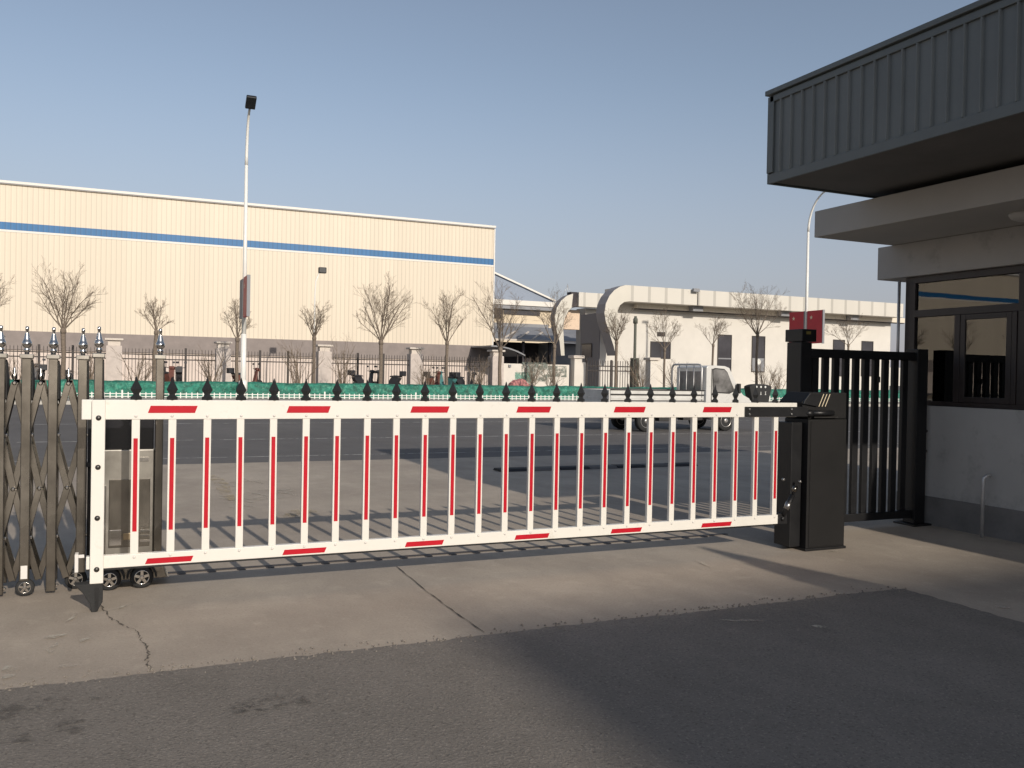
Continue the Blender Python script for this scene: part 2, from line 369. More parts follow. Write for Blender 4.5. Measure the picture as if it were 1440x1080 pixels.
# worn rubber hump laid across the exit
hump = thing('speed_hump', 'low worn black rubber hump lying across the exit lane beyond the barrier', 'speed bump', (7.0, 12.35, .004))
for k in range(7):
    mb = MB(); x0 = -1.75+k*.52
    mb.prism([(-.16,0),(-.10,.035),(.10,.035),(.16,0)], x0, x0+.50, 'x').build('rubber_block', M['humpdark'] if k%2 == 0 else M['road'], hump)
# ---------------------------------------------------------------- barrier gate
BY = 5.9
bg = thing('barrier_gate', 'white picket barrier arm with red reflective strips on a black motor cabinet', 'barrier', (5.6, 6.0, .004))
def L(o=None): return (-5.6, -6.0, -.004)
def part(mb, name, mat_, parent=bg, bev=0, loc=None): return mb.build(name, mat_, parent, bev, loc if loc else L())
ZT0, ZT1, ZB0, ZB1 = 1.172, 1.294, .257, .335
tb = part(MB().box(-.235, 5.315, BY, BY+.05, ZT0, ZT1), 'top_beam', M['white'], bev=.004)
tb['label'] = 'white top beam with slanted red strips'
bb = part(MB().box(-.20, 5.14, BY, BY+.045, ZB0, ZB1), 'bottom_beam', M['white'], bev=.003)
part(MB().box(-.262, -.242, BY-.008, BY+.06, ZB0-.012, ZB1+.02).box(-.242, -.21, BY-.004, BY+.002, ZB1-.004, ZB1+.016), 'end_bracket', M['white_end'], bev=.002)
part(MB().box(-.2, 5.14, BY+.006, BY+.04, ZB0-.012, ZB0-.001), 'rubber_edge', M['black'])
def on_front(xp, yp): return at(xp, yp, BY)
def tape_box(x0, x1, z0, z1, skew, y=BY):
    return MB().prism([(x0,z0),(x1-skew,z0),(x1,z1),(x0+skew,z1)], y-.0025, y+.001)
for a, b, yy in ((208,278,576),(403,465,575),(577,632,574),(726,775,575),(863,908,575),(988,1029,576)):
    p0, p1 = on_front(a, yy), on_front(b, yy)
    part(tape_box(p0.x, p1.x, 1.213, 1.258, .016), 'red_strip', M['red_tape'], tb, loc=(0,0,0))
for a, b in ((204,272),(397,459),(569,624),(723,772),(858,902),(985,1028)):
    p0, p1 = on_front(a, 780), on_front(b, 780)
    part(tape_box(p0.x, p1.x, .268, .302, .014), 'red_strip', M['red_tape'], bb, loc=(0,0,0))
# faint rivets where each bar meets the beams; bars with their strip and spear finial
X0 = at(191, 600, BY).x; X1 = at(1092, 600, BY).x
NB = 25; rb = random.Random(2)
bar0 = MB().box(-.0235, .0235, BY+.004, BY+.034, ZB1, ZT0)
for k in range(NB):
    x = X0+(X1-X0)*k/(NB-1)
    if k == 0:
        pb = part(bar0, 'bar', M['white'], bev=.002, loc=(x-5.6, -6, -.004)); bar_first = pb
        st = MB().box(-.0125, .0125, BY+.0015, BY+.006, .475, 1.055).build('red_strip', M['red_tape'], pb)
        fp = [(.030,0),(.030,.030),(.018,.034),(.012,.05),(.016,.055),(.012,.062),(.036,.105),(.012,.175),(.009,.18),(.0035,.225)]
        fm = MB().lathe((0, BY+.025, ZT1), [(.033,0),(.033,.020),(.022,.024),(.017,.036),(.034,.066),(.019,.098),(.014,.106),(.002,.146)], n=4, smooth=False)
        fi = fm.build('finial', M['finial'], bg, loc=(x-5.6, -6, -.004))
        rv = MB()
        for z in (ZT0+.022, ZB1-.018): rv.lathe((0, BY, z), [(.009,0),(.009,-.003),(.004,-.006)], n=10, axis='y')
        ri = rv.build('rivet', M['white_end'], bg, loc=(x-5.6, -6, -.004))
    else:
        c_b = dup(pb, bg, loc=(x-5.6, -6, -.004)); c_b.rotation_euler = (0, rb.uniform(-.0025, .0025), 0); dup(fi, bg, loc=(x-5.6, -6, -.004)); dup(ri, bg, loc=(x-5.6, -6, -.004))
# thin dark strip behind the barrier with a tooth at each bar
mb = MB().box(-.3, 5.3, 6.785, 6.83, -.01, .006)
for k in range(25):
    x = X0+(X1-X0)*k/(NB-1)-.09; mb.box(x-.03, x+.03, 6.74, 6.784, -.01, .005)
tag(mb.build('dark_floor_strip', M['iron']), 'thin black toothed strip on the concrete just behind the striped barrier', 'rail')

# left end post in front of the beams
ep = part(MB().box(-.178, -.103, BY-.038, BY-.001, .175, ZT1+.001), 'end_post', M['white'], bev=.004)
part(MB().box(-.172, -.109, BY-.032, BY-.006, ZT1+.001, ZT1+.006), 'post_cap', M['black'], ep, loc=(0,0,0))
for z in (1.185, .885, .575, .262):
    part(MB().lathe((-.14, BY-.038, z), [(.016,0),(.016,-.004),(.011,-.010),(.004,-.012)], n=12, axis='y'), 'bolt', M['bolt_dark'], ep, loc=(0,0,0))
# swinging foot, black rubber wedge
part(MB().prism([(-.26,.175),(-.105,.175),(-.105,.06),(-.135,.0),(-.165,.0),(-.175,.05),(-.215,.12)], BY-.03, BY+.05), 'support_foot', M['rubber'], bev=.004)
part(MB().box(-.148,-.128,BY-.034,BY-.03,.01,.15), 'foot_pin', M['black'])
# bracket clamping the arm, with bolts
br = part(MB().box(at(1047,576,BY).x, 5.43, BY-.010, BY-.001, ZT0+.004, ZT1-.034).box(5.31, 5.42, BY+.0, BY+.05, ZT0+.006, ZT1-.034), 'arm_bracket', M['black'], bev=.002)
for xp in (1053, 1112):
    for z in (ZT0+.025, ZT1-.055):
        x = at(xp, 576, BY).x; part(MB().lathe((x, BY-.010, z), [(.011,0),(.011,-.006),(.006,-.010)], n=6, axis='y'), 'bolt', M['bolt'], br, loc=(0,0,0))
# cabinet
CX0, CX1, CY0, CY1 = 5.445, 5.885, 5.90, 6.20
cab = part(MB().box(CX0, CX1, CY0, CY1, .02, 1.150), 'cabinet', M['cabinet'], bev=.006)
part(MB().box(CX0-.012, CX1+.012, CY0-.012, CY1+.012, .0, .022), 'base_plate', M['black'], cab, loc=(0,0,0), bev=.003)
part(MB().box(CX0+.028, CX1-.012, CY0-.005, CY0+.001, .035, 1.135), 'cabinet_door', M['cabinet'], cab, loc=(0,0,0), bev=.002)
part(MB().box(CX0-.12, CX0-.001, CY0+.07, CY1-.03, .03, 1.12), 'arm_column', M['black'], cab, loc=(0,0,0), bev=.004)
# sloped head: pentagonal hood with three pale slashes
hd = part(MB().prism([(CX0-.04,1.195),(CX0-.06,1.30),(CX0+.03,1.385),(CX1+.012,1.385),(CX1+.012,1.152),(CX0+.02,1.152)], CY0+.02, CY1+.01), 'head_cover', M['cabinet'], bev=.008)
part(MB().prism([(CX0-.055,1.285),(CX0-.045,1.315),(CX0+.012,1.375),(CX0+.15,1.375),(CX0+.10,1.262)], CY0+.0, CY0+.019), 'visor', M['black'], hd, loc=(0,0,0), bev=.002)
for k in range(3):
    x = CX0+.125+k*.036
    part(MB().prism([(x,1.262),(x+.006,1.262),(x+.059,1.372),(x+.053,1.372)], CY0+.015, CY0+.0188), 'pale_slash', M['flag_mark'], hd, loc=(0,0,0))
part(MB().tube([(CX0+.03, CY0-.005, 1.205), (CX0+.27, CY0-.005, 1.205)], .024, 12).tube([(CX0-.03,CY0+.02,1.20),(CX0+.04,CY0-.005,1.205)], .03, 10), 'pivot_shaft', M['black'], hd, loc=(0,0,0))
part(MB().box(CX0+.05, CX0+.32, CY0-.02, CY0+.018, 1.163, 1.175), 'pivot_rail', M['bolt_dark'], hd, loc=(0,0,0), bev=.001)
# lower tie rod with spring joint
tr = part(MB().tube([(5.175,BY-.01,.33),(5.27,BY-.02,.50)], .022, 10).tube([(5.27,BY-.02,.50),(5.30,BY-.02,.585)], .014, 8), 'tie_rod', M['black'])
part(MB().tube([(5.205,BY-.012,.38),(5.238,BY-.014,.44)], .026, 10), 'tie_rod_collar', M['bolt'], tr, loc=(0,0,0))
part(MB().tube([(5.278,BY-.02,.53),(5.296,BY-.02,.575)], .022, 10), 'tie_rod_tube', M['steel_dark'], tr, loc=(0,0,0))
part(MB().box(5.13,5.22,BY-.015,BY+.055,.255,.345).lathe((5.17,BY-.015,.30),[(.02,0),(.02,-.01),(.01,-.016)],n=8,axis='y'), 'lower_clevis', M['black'], bev=.003)
for x, z in ((5.21,.63),(5.365,.612)):
    part(MB().lathe((x, BY+.03 if x < 5.3 else BY-.002, z), [(.014,.01),(.014,-.004),(.008,-.010)], n=12, axis='y'), 'bolt', M['bolt'])

# ---------------------------------------------------------------- plate-reader post and side gate
PY = 6.6
ps = thing('control_post', 'black square post with a small box head behind the barrier cabinet', 'post', (5.95, PY+.1, .004))
def P2(mb, n, m_, par, org, bev=0): return mb.build(n, m_, par, bev, (-org[0], -org[1], -org[2]))
o_ = (5.95, PY+.1, .004)
P2(MB().box(5.98,6.115,PY,PY+.2,0,1.86), 'column', M['black'], ps, o_, .005)
hd2 = P2(MB().box(5.972,6.15,PY-.02,PY+.22,1.865,1.985), 'head_box', M['black'], ps, o_, .005)
hd2m = MB().box(6.02,6.075,PY-.024,PY-.019,1.935,1.965).build('lens', mat('dim amber lens', (.22,.17,.05), .25, var=.2), hd2)
P2(MB().prism([(6.116,1.50),(6.116,1.80),(6.134,1.80),(6.134,1.50)],PY+.03,PY+.17), 'side_gusset', M['black'], ps, o_, .002)
P2(MB().box(5.95,6.145,PY-.04,PY+.24,0,.014), 'base_plate', M['black'], ps, o_, .002)

sg = thing('slatted_gate', 'black steel slatted side gate between control post and guard house', 'gate', (6.8, PY+.05, .004))
o_ = (6.8, PY+.05, .004)
P2(MB().box(6.135,7.514,PY+.02,PY+.09,1.715,1.80), 'top_rail', M['black'], sg, o_, .004)
P2(MB().box(6.135,7.514,PY+.02,PY+.09,.075,.155), 'bottom_rail', M['black'], sg, o_, .004)
sl0 = None
for k in range(10):
    x = 6.205+k*.1335
    if sl0 is None: sl0 = MB().box(-.0365,.0365,PY+.035,PY+.075,.155,1.715).build('slat', M['black'], sg, .003, (x-6.8, -o_[1], -.004))
    else: dup(sl0, sg, loc=(x-6.8, -o_[1], -.004))
gpst = P2(MB().box(7.515,7.665,PY-.02,PY+.13,.02,1.835), 'gate_post', M['black'], sg, o_, .005)
MB().box(7.45,7.70,PY-.08,PY+.19,0,.02).build('post_foot', M['black'], gpst, .003)
for z in (.77,.98): MB().lathe((7.665,PY+.01,z),[(.02,0),(.02,.02),(.012,.04)],n=10,axis='x').build('hinge_knob', M['bolt_dark'], gpst)
MB().box(6.99,7.02,PY-.0,PY+.019,1.48,1.54).build('latch', M['black'], gpst, .002)

# ---------------------------------------------------------------- guard house
WX = 7.72
gh = thing('guard_house', 'grey guard house with flat slab roof, brown framed windows and dark cladding canopy', 'building', (9.5, 3.0, .004))
o_ = (9.5, 3.0, .004)
def G(mb, n, m_, par=None, bev=0):
    return mb.build(n, m_, par or gh, bev, (-o_[0], -o_[1], -o_[2]) if par is None else None)
FY, NY = 6.98, -9.0      # far end, near end
SILL, HEAD = 1.245, 2.62
wl = MB().box(WX, 11.6, FY-.12, FY, 0, SILL) # far wall low
wl = MB()
wl.box(WX, WX+.2, NY, FY, 0, SILL); wl.box(WX+.2, 11.6, FY-.2, FY, 0, SILL); wl.box(11.4, 11.6, NY, FY-.2, 0, SILL+.0)
wl.box(WX, WX+.2, NY, 2.4, SILL, HEAD); wl.box(11.4,11.6, NY, 1.0, SILL, HEAD); wl.box(WX+.2, 11.4, NY, NY+.2, 0, HEAD)
wl.box(WX+.2, 11.4, 2.3, 2.4, 0, HEAD)
G(wl, 'wall', M['booth_wall'])
G(MB().box(WX-.012, WX-.0, NY, FY+.012, 0, .30).box(WX, 11.61, FY, FY+.012, 0, .30), 'plinth', M['plinth'])
G(MB().box(WX-.03, 11.7, NY-.1, FY+.33, HEAD+.003, 2.985), 'lintel_band', M['booth_wall'], bev=.006)
G(MB().box(6.60, 12.6, 1.6, 7.13, 2.988, 3.262).box(WX-.05, 12.6, NY-.3, 1.6, 2.988, 3.262), 'roof_slab', M['slab'], bev=.006)
G(MB().box(WX+.2, 11.4, 2.4, FY-.2, .0, .02), 'room_floor', M['room'])
# upper cladding canopy
CXL, CYF, CYN, CZ0, CZ1 = 5.47, 6.53, 1.7, 3.312, 4.18
cn = G(MB().box(CXL+.012, 12.4, CYN, CYF-.012, CZ0+.02, CZ1-.03), 'canopy', M['canopy'])
MB().box(CXL+.05, 12.3, CYN+.05, CYF-.05, CZ0+.012, CZ0+.019).build('soffit', M['soffit'], cn)
tr_ = MB()
tr_.box(CXL-.006, 12.4, CYF-.02, CYF+.004, CZ0, CZ0+.10); tr_.box(CXL-.006, CXL+.016, CYN, CYF-.02, CZ0, CZ0+.085)
tr_.box(CXL-.03, 12.45, CYN-.02, CYF+.03, CZ1-.045, CZ1); tr_.box(CXL-.010, CXL+.014, CYN, CYF-.02, CZ1-.115, CZ1-.06); tr_.box(CXL-.010, CXL+.014, CYF-.07, CYF+.01, CZ0+.10, CZ1-.06)
tr_.build('flashing', M['canopy_trim'], cn, .004)
se = MB(); y = CYF-.16
while y > CYN+.05:
    se.prism([(y-.014,0),(y-.005,.024),(y+.005,.024),(y+.014,0)], 0, 1, 'z')
    # prism gives (a,b,h) = (y, depth, height): remap to world
    base = len(se.v)-8
    for i in range(base, base+8):
        a, b, h = se.v[i]; se.v[i] = (CXL+.012-b, a, CZ0+.085+h*(CZ1-.115-CZ0-.085))
    y -= .137
se.build('standing_seams', M['canopy'], cn)
# window strip on the drive side
wn = G(MB().box(WX+.04, WX+.12, FY-.13, FY-.002, SILL+.002, HEAD), 'window_strip', M['frame'], bev=.003)
wn['label'] = 'brown framed ribbon window facing the driveway'
fr = MB()
TR = 2.205   # transom height
fr.box(WX+.03, WX+.11, 2.4, FY-.13, HEAD-.07, HEAD); fr.box(WX+.03, WX+.11, 2.4, FY-.13, SILL+.002, SILL+.05); fr.box(WX+.025, WX+.115, 2.4, FY-.13, TR-.02, TR+.055)
for y in (5.60, 5.50-.0, 4.1, 2.8): fr.box(WX+.028, WX+.112, y-.05, y+.05, SILL+.05, HEAD-.07)
fr.build('frame', M['frame'], wn, .003)
sash = [(6.04, 6.30), (5.66, 5.86)]
for y0, y1 in ((6.275,6.34),(5.655,5.705)):
    MB().box(WX+.02, WX+.10, y0, y1, SILL+.05, TR-.02).build('mullion', M['frame'], wn, .003)
def sashf(y0, y1, x):
    s_ = MB(); w = .055
    s_.box(x, x+.035, y0, y0+w, SILL+.052, TR-.022); s_.box(x, x+.035, y1-w, y1, SILL+.052, TR-.022)
    s_.box(x, x+.035, y0+w, y1-w, SILL+.052, SILL+.052+w); s_.box(x, x+.035, y0+w, y1-w, TR-.022-w, TR-.022)
    q = s_.build('sliding_sash', M['frame'], wn, .003)
    MB().box(x+.012, x+.018, y0+w, y1-w, SILL+.052+w, TR-.022-w).build('pane', M['glass'], q)
sashf(5.71, 6.27, WX+.022); sashf(4.95, 5.54, WX+.022); sashf(4.16, 4.9, WX+.065)
for y0, y1, z0, z1 in ((6.34,FY-.13,SILL+.05,TR-.02),(5.655,FY-.13,TR+.055,HEAD-.07),(4.15,5.45,TR+.055,HEAD-.07),(2.85,4.05,TR+.055,HEAD-.07),(2.85,4.05,SILL+.05,TR-.02)):
    MB().box(WX+.066, WX+.072, y0+.001, y1-.001, z0+.001, z1-.001).build('pane', M['glass'], wn)
# far end window, seen as the slim post with glass behind
w2 = G(MB().box(WX+.2, WX+.26, FY-.12, FY-.04, SILL+.002, HEAD).box(9.4,9.46,FY-.12,FY-.04,SILL+.002,HEAD).box(11.34,11.4,FY-.12,FY-.04,SILL+.002,HEAD).box(WX+.26,11.34,FY-.12,FY-.04,SILL+.002,SILL+.06).box(WX+.26,11.34,FY-.12,FY-.04,HEAD-.07,HEAD), 'end_window', M['frame'], bev=.002)
MB().box(WX+.261,9.399,FY-.085,FY-.079,SILL+.061,HEAD-.071).build('pane', M['glass'], w2)
MB().box(9.461,11.339,FY-.085,FY-.079,SILL+.061,HEAD-.071).build('pane', M['glass'], w2)
w3 = G(MB().box(11.44,11.5,1.0,FY-.2,SILL+.002,SILL+.06).box(11.44,11.5,1.0,FY-.2,HEAD-.07,HEAD).box(11.44,11.5,3.9,3.98,SILL+.06,HEAD-.07).box(11.44,11.5,FY-.3,FY-.2,SILL+.06,HEAD-.07), 'back_window', M['frame'], bev=.002)
MB().box(11.46,11.466,1.0,FY-.3,SILL+.061,HEAD-.071).build('pane', M['glass'], w3)
# ceiling light under the slab
lt = G(MB().lathe((7.16,5.18,2.988),[(.13,0),(.13,-.02),(.11,-.05),(.05,-.075),(.01,-.08)],n=20), 'soffit_light', mat('milky lamp cover', (.5,.49,.46), .3, var=.05))
G(MB().tube([(WX-.02, FY+.03, 1.25),(WX-.02, FY+.03, 2.59)], .016, 8), 'corner_conduit', M['pipe'])
# furniture inside
dk = thing('desk', 'dark desk with papers inside the guard house window', 'desk', (8.4, 5.2, .02))
MB().box(-.35,.35,-.9,.9,.72,.76).build('top', M['room_dark'], dk, .004)
for sx in (-.3,.3):
    for sy in (-.85,.85): MB().box(sx-.025,sx+.025,sy-.025,sy+.025,0,.72).build('leg', M['room_dark'], dk)
tag(MB().box(-.2,.2,-.012,.012,0,.30).box(-.03,.03,-.02,.02,-.10,0).box(-.12,.12,-.08,.08,-.11,-.10).build('computer_monitor', M['room_dark'], None, .003, (8.35,5.35,.895)), 'dark computer monitor on the guard house desk', 'monitor')
tag(MB().box(-.18,.18,-.25,.25,0,1.9).build('filing_cabinet', M['room'], None, .005, (10.9,6.1,.02)), 'pale upright filing cabinet inside the guard house', 'cabinet')
# bent pipe at the wall
pp = MB().tube([(0,0,0),(0,0,.53),(.005,.0,.57),(.03,-.01,.595),(.07,-.03,.60)], .017, 10)
tag(pp.build('vent_pipe', M['pipe'], None, 0, (7.60,5.86,.004)), 'thin galvanised pipe with bent top standing against the guard house wall', 'pipe')

# ---------------------------------------------------------------- retractable stainless gate
GY = 6.42
rg = thing('retractable_gate', 'stainless steel folding lattice gate on small wheels at the left', 'gate', (-.3, GY+.15, .004))
o_ = (-.3, GY+.15, .004)
def Q(mb, n, m_, par=None, bev=0): return mb.build(n, m_, par or rg, bev, (-o_[0], -o_[1], -o_[2]) if par is None else None)
def wheel(par, x, y, r, w=.035):
    t = Q(MB().lathe((x,y,r),[(r*.62,-w/2),(r*.9,-w/2),(r,-w/3),(r,w/3),(r*.9,w/2),(r*.62,w/2)],n=24,axis='y'), 'wheel', M['rubber'], par)
    h = MB().lathe((x,y,r),[(r*.62,-w/2+.004),(r*.66,-w/2-.002),(r*.58,-w/2-.001),(r*.54,-w/2+.008)],n=24,axis='y')
    h.lathe((x,y,r),[(r*.2,-w/2-.004),(r*.14,-w/2-.009)],n=12,axis='y')
    for k in range(5):
        a = 2*math.pi*k/5+.3; u = Vector((math.cos(a),0,math.sin(a)))
        h.bar(Vector((x,y-w/2,r))+u*r*.12, Vector((x,y-w/2,r))+u*r*.62, r*.24, .006)
    h.build('rim', M['chrome'], t)
    MB().lathe((x,y,r),[(r*.6,-w/2+.009),(r*.6,-w/2+.012)],n=16,axis='y').build('hub_back', M['rubber'], t)
    return t
posts = []
def gate_post(x, zb, wide=.056, fin=True, top=1.54, lab=None):
    p = Q(MB().box(x-wide/2, x+wide/2, GY, GY+.045, zb, top), 'post', M['steel_dark'], bev=.004)
    MB().box(x-wide/2-.012, x+wide/2+.012, GY-.008, GY+.053, top, top+.028).build('cap', M['steel'], p, .004)
    # arched side plate joining front and rear post
    MB().prism([(GY+.046,top-.01),(GY+.10,top-.03),(GY+.19,top-.14),(GY+.25,top-.30),(GY+.25,top-.34),(GY+.15,top-.28),(GY+.046,top-.26)], x+wide/2-.004, x+wide/2+.006, 'x').build('side_plate', M['rubber'], p)
    Q(MB().box(x-wide/2+.005, x+wide/2-.005, GY+.26, GY+.30, zb+.02, top-.3), 'rear_post', M['steel_dark'], bev=.003)
    if fin:
        prof = [(.014,0),(.014,.012),(.021,.018),(.021,.032),(.014,.04),(.027,.052),(.030,.062),(.030,.078),(.024,.085),(.021,.098),(.013,.13),(.008,.15),(.011,.155),(.011,.175),(.006,.18)]
        MB().lathe((x, GY+.022, top+.028), prof, n=16).build('finial', M['chrome'], p)
    return p
PX = [-1.36,-1.20,-1.04,-.88,-.725,-.578,-.425,-.252]
for k, x in enumerate(PX):
    zb = .10 if k in (3, 5) else (.02 if k != 7 else .13)
    p = gate_post(x, zb)
    if k in (1, 3, 5): wheel(None, x+.005, GY+.02, .056)
    if k == 7: wheel(None, x-.03, GY+.12, .068)
    if k == 5: MB().box(x-.019, x+.019, GY-.003, GY-.0005, .115, .20).build('white_sticker', M['white_end'], p)
# lattice
def pivot(x, z, y): return MB().lathe((x, y, z), [(.014,0),(.014,-.006),(.008,-.011)], n=10, axis='y')
LV = [1.38, 1.04, .69, .37, .09]
for k in range(1, len(PX)-1):
    a, b = PX[k], PX[k+1]; mx = (a+b)/2
    for j in range(4):
        z0, z1 = LV[j], LV[j+1]
        yb = GY+.075
        for s, xe in ((0, a), (1, b)):
            lo = (mx, yb+.014*s, z0) if j % 2 == 0 else (xe, yb+.014*s, z0)
            hi = (xe, yb+.014*s, z1) if j % 2 == 0 else (mx, yb+.014*s, z1)
            Q(MB().bar(lo, hi, .040, .014), 'scissor_bar', M['steel_dark'], bev=.002)
            if j < 4:
                lo2 = (lo[0], yb+.15, lo[2]+.02); hi2 = (hi[0], yb+.15, hi[2]+.02)
                Q(MB().bar(lo2, hi2, .036, .012), 'scissor_bar', M['steel_dark'])
        if j % 2 == 0: Q(pivot(mx, z0, yb-.006), 'pivot', M['chrome'])
        else: Q(pivot(b+.03, z0, yb-.006), 'pivot', M['chrome'])
    # decorative glass-headed stud at the top node
    Q(MB().lathe((mx, yb, 1.40),[(.010,0),(.016,.012),(.016,.03),(.010,.045),(.007,.075),(.003,.085)],n=12), 'node_finial', M['chrome'])
    for z in (.055,): Q(MB().lathe((b+.035, GY+.03, z), [(.010,0),(.010,-.01),(.006,-.016)], n=10, axis='y'), 'axle_nut', M['chrome'])
# drive head
hx0, hx1 = -.13, .20
for x in (-.157, .222):
    gate_post(x, .10, .052 if x < 0 else .05, top=1.555)
dh = Q(MB().box(hx0+.0, hx1-.005, GY+.02, GY+.28, .20, .94), 'drive_head', M['steel'], bev=.008)
sc = MB().box(hx0+.002, hx1-.012, GY+.012, GY+.27, .942, 1.20).build('display', M['screen'], dh, .006)
MB().box(hx0+.045, hx1-.03, GY+.012, GY+.019, .28, .74).build('access_door', M['steel_dark'], dh, .003)
MB().box(hx0+.05, hx0+.125, GY+.006, GY+.011, .295, .40).build('lock_plate', M['chrome'], dh, .002)
MB().box(hx0+.135, hx1-.10, GY+.006, GY+.011, .33, .375).build('handle', mat('brassy handle', (.40,.31,.20), .35, metal=.8, var=.1), dh, .002)
MB().box(hx0+.002, hx0+.028, GY+.009, GY+.019, .24, .70).build('edge_trim', M['chrome'], dh, .002)
MB().box(hx1-.10, hx1-.04, GY+.010, GY+.019, .86, .885).box(hx1-.09, hx1-.03, GY+.010, GY+.019, .31, .325).box(hx1-.09, hx1-.03, GY+.010, GY+.019, .345, .36).box(hx1-.09, hx1-.03, GY+.010, GY+.019, .38, .395).build('vent_slots', M['chrome'], dh)
Q(MB().prism([(-.20,.055),(-.20,.14),(.26,.14),(.285,.06),(.30,.05)], GY+.035, GY+.30), 'chassis', M['steel_dark'], bev=.006)
wheel(None, -.075, GY+.0, .072); wheel(None, .125, GY+.0, .074)
for x in (-.075, .125):
    a = MB(); n = 9
    for i in range(n):
        t0, t1 = math.pi*i/n, math.pi*(i+1)/n; r0, r1 = .084, .096
        a.prism([(x+r0*math.cos(t0), .073+r0*math.sin(t0)),(x+r1*math.cos(t0), .073+r1*math.sin(t0)),(x+r1*math.cos(t1), .073+r1*math.sin(t1)),(x+r0*math.cos(t1), .073+r0*math.sin(t1))], GY-.025, GY+.034)
    Q(a, 'mudguard', M['rubber'])
Q(MB().tube([(-.205,GY+.03,.2),(-.205,GY+.03,1.15)], .012, 8).box(-.225,-.165,GY-.01,GY+.02,.83,.86), 'bumper_rod', M['rubber'])

# ---------------------------------------------------------------- small truck
T = thing('pickup_truck', 'small silver flatbed truck driving right along the road, steel rack behind its cab', 'truck', (0, 0, 0))
TY = 20.0
T.location = (12.87, TY+.75, 0)     # rear axle centre
def TT(mb, n, m_, par=None, bev=0, lab=None):
    return mb.build(n, m_, par or T, bev)
HW = .74
# local x forward, y across (camera side is -HW), z up
cx = [atx_ for atx_ in ()]
bx0 = at(858, 550, TY).x-12.87; bx1 = at(991, 550, TY).x-12.87
zbt = atz(925, 549, TY)          # bed side top
zbb = .62
bd = TT(MB().box(bx0, bx1, -HW, HW, .56, .64), 'load_bed', M['truck_bed'], bev=.01)
for y0 in (-HW, HW-.04):
    s_ = MB().box(bx0+.02, bx1-.02, y0, y0+.04, .645, zbt)
    for k in range(3): s_.box(bx0+.05, bx1-.05, y0-.008, y0-.001, .69+k*.10, .73+k*.10)
    s_.build('side_panel', M['truck_bed'], bd, .006)
s_ = MB().box(bx0-.03, bx0+.01, -HW, HW, .645, zbt)
for k in range(3): s_.box(bx0-.038, bx0-.03, -HW+.05, HW-.05, .68+k*.1, .72+k*.1)
s_.build('tailgate', M['truck_bed'], bd, .006)
MB().box(bx0-.05,bx0-.035,-.22,.22,.50,.62).build('number_plate', M['bluestripe'], bd)
for y in (-HW+.12, HW-.12): MB().box(bx0-.045, bx0-.001, y-.07, y+.07, .45, .54).build('tail_lamp', M['tailred'], bd, .004)
MB().tube([(bx0,-HW-.02,zbt+.01),(bx1,-HW-.02,zbt+.01)], .014, 6).tube([(bx0,HW+.02,zbt+.01),(bx1,HW+.02,zbt+.01)], .014, 6).build('bed_rail', M['truck_dark'], bd)
MB().box(bx0+.02,bx1-.02,-HW-.012,-HW-.009,zbt-.14,zbt-.10).box(bx0+.02,bx1-.02,-HW-.012,-HW-.009,zbt-.30,zbt-.27).build('side_groove', M['truck_dark'], bd)
# cab profile
zr = atz(1008, 514, TY); c0 = at(994, 550, TY).x-12.87; c1 = at(1052, 560, TY).x-12.87+.05
pr_ = [(c0,.42),(c0,zr-.06),(c0+.05,zr-.015),(c0+.25,zr),(c0+.62,zr-.01),(c0+.78,zr-.06),(c0+1.10,1.20),(c0+1.28,1.02),(c0+1.50,.92),(c0+1.56,.80),(c0+1.58,.40)]
wx = 2.63
arch = [(wx+.36*math.cos(t), .30+.36*math.sin(t)) for t in [math.pi*i/8 for i in range(9)]]
prof = pr_[:] + [(wx+.37,.38)] + arch + [(wx-.37,.38)]
cb = TT(MB().prism(prof, -HW+.02, HW-.02), 'cab', M['truck'], bev=.03)
def cabpoly(poly, y, t, nm, m_): return MB().prism(poly, y, y+t).build(nm, m_, cb, .004)
for sy in (-1, 1):
    y = sy*(HW-.02); t = -.008*1 if sy < 0 else .008
    g_ = [(c0+.24,1.10),(c0+.22,zr-.13),(c0+.30,zr-.10),(c0+.60,zr-.12),(c0+.70,zr-.20),(c0+.93,1.20),(c0+.92,1.14),(c0+.78,1.08)]
    gc_ = (sum(q[0] for q in g_)/8, sum(q[1] for q in g_)/8)
    cabpoly([(gc_[0]+(q[0]-gc_[0])*1.07, gc_[1]+(q[1]-gc_[1])*1.10) for q in g_], y, t*.6, 'window_seal', M['truck_dark'])
    cabpoly(g_, y+t*.61, t*.5, 'side_window', M['truckglass'])
    dr = MB(); D = [(c0+.165,.50),(c0+.165,zr-.09),(c0+.190,zr-.09),(c0+.190,.50)]
    cabpoly(D, y, t*.7, 'door_seam', M['truck_dark']); cabpoly([(c0+.96,.65),(c0+.96,1.2),(c0+.973,1.2),(c0+.973,.65)], y, t*.7, 'door_seam', M['truck_dark'])
    cabpoly([(c0+.22,.955),(c0+.22,.985),(c0+.36,.985),(c0+.36,.955)], y, t*3, 'door_handle', M['truck_dark'])
    yy = sy*(HW+.06)
    mi = MB().box(c0+1.0,c0+1.07,yy-.09,yy+.05,1.06,1.34).build('wing_mirror', M['truck_dark'], cb, .02)
    MB().tube([(c0+1.0,sy*(HW-.03),1.12),(c0+1.03,yy,1.12)], .014, 6).build('mirror_arm', M['truck_dark'], cb)
    MB().box(c0+1.42,c0+1.585,sy*(HW-.16)-.12,sy*(HW-.16)+.12,.72,.86).build('headlight', M['lens'], cb, .02)
    # exterior badge-free sill
    MB().box(c0+.1,c0+.5,sy*(HW-.01)-.02,sy*(HW-.01)+.02,.36,.42).build('sill', M['truck_dark'], cb)
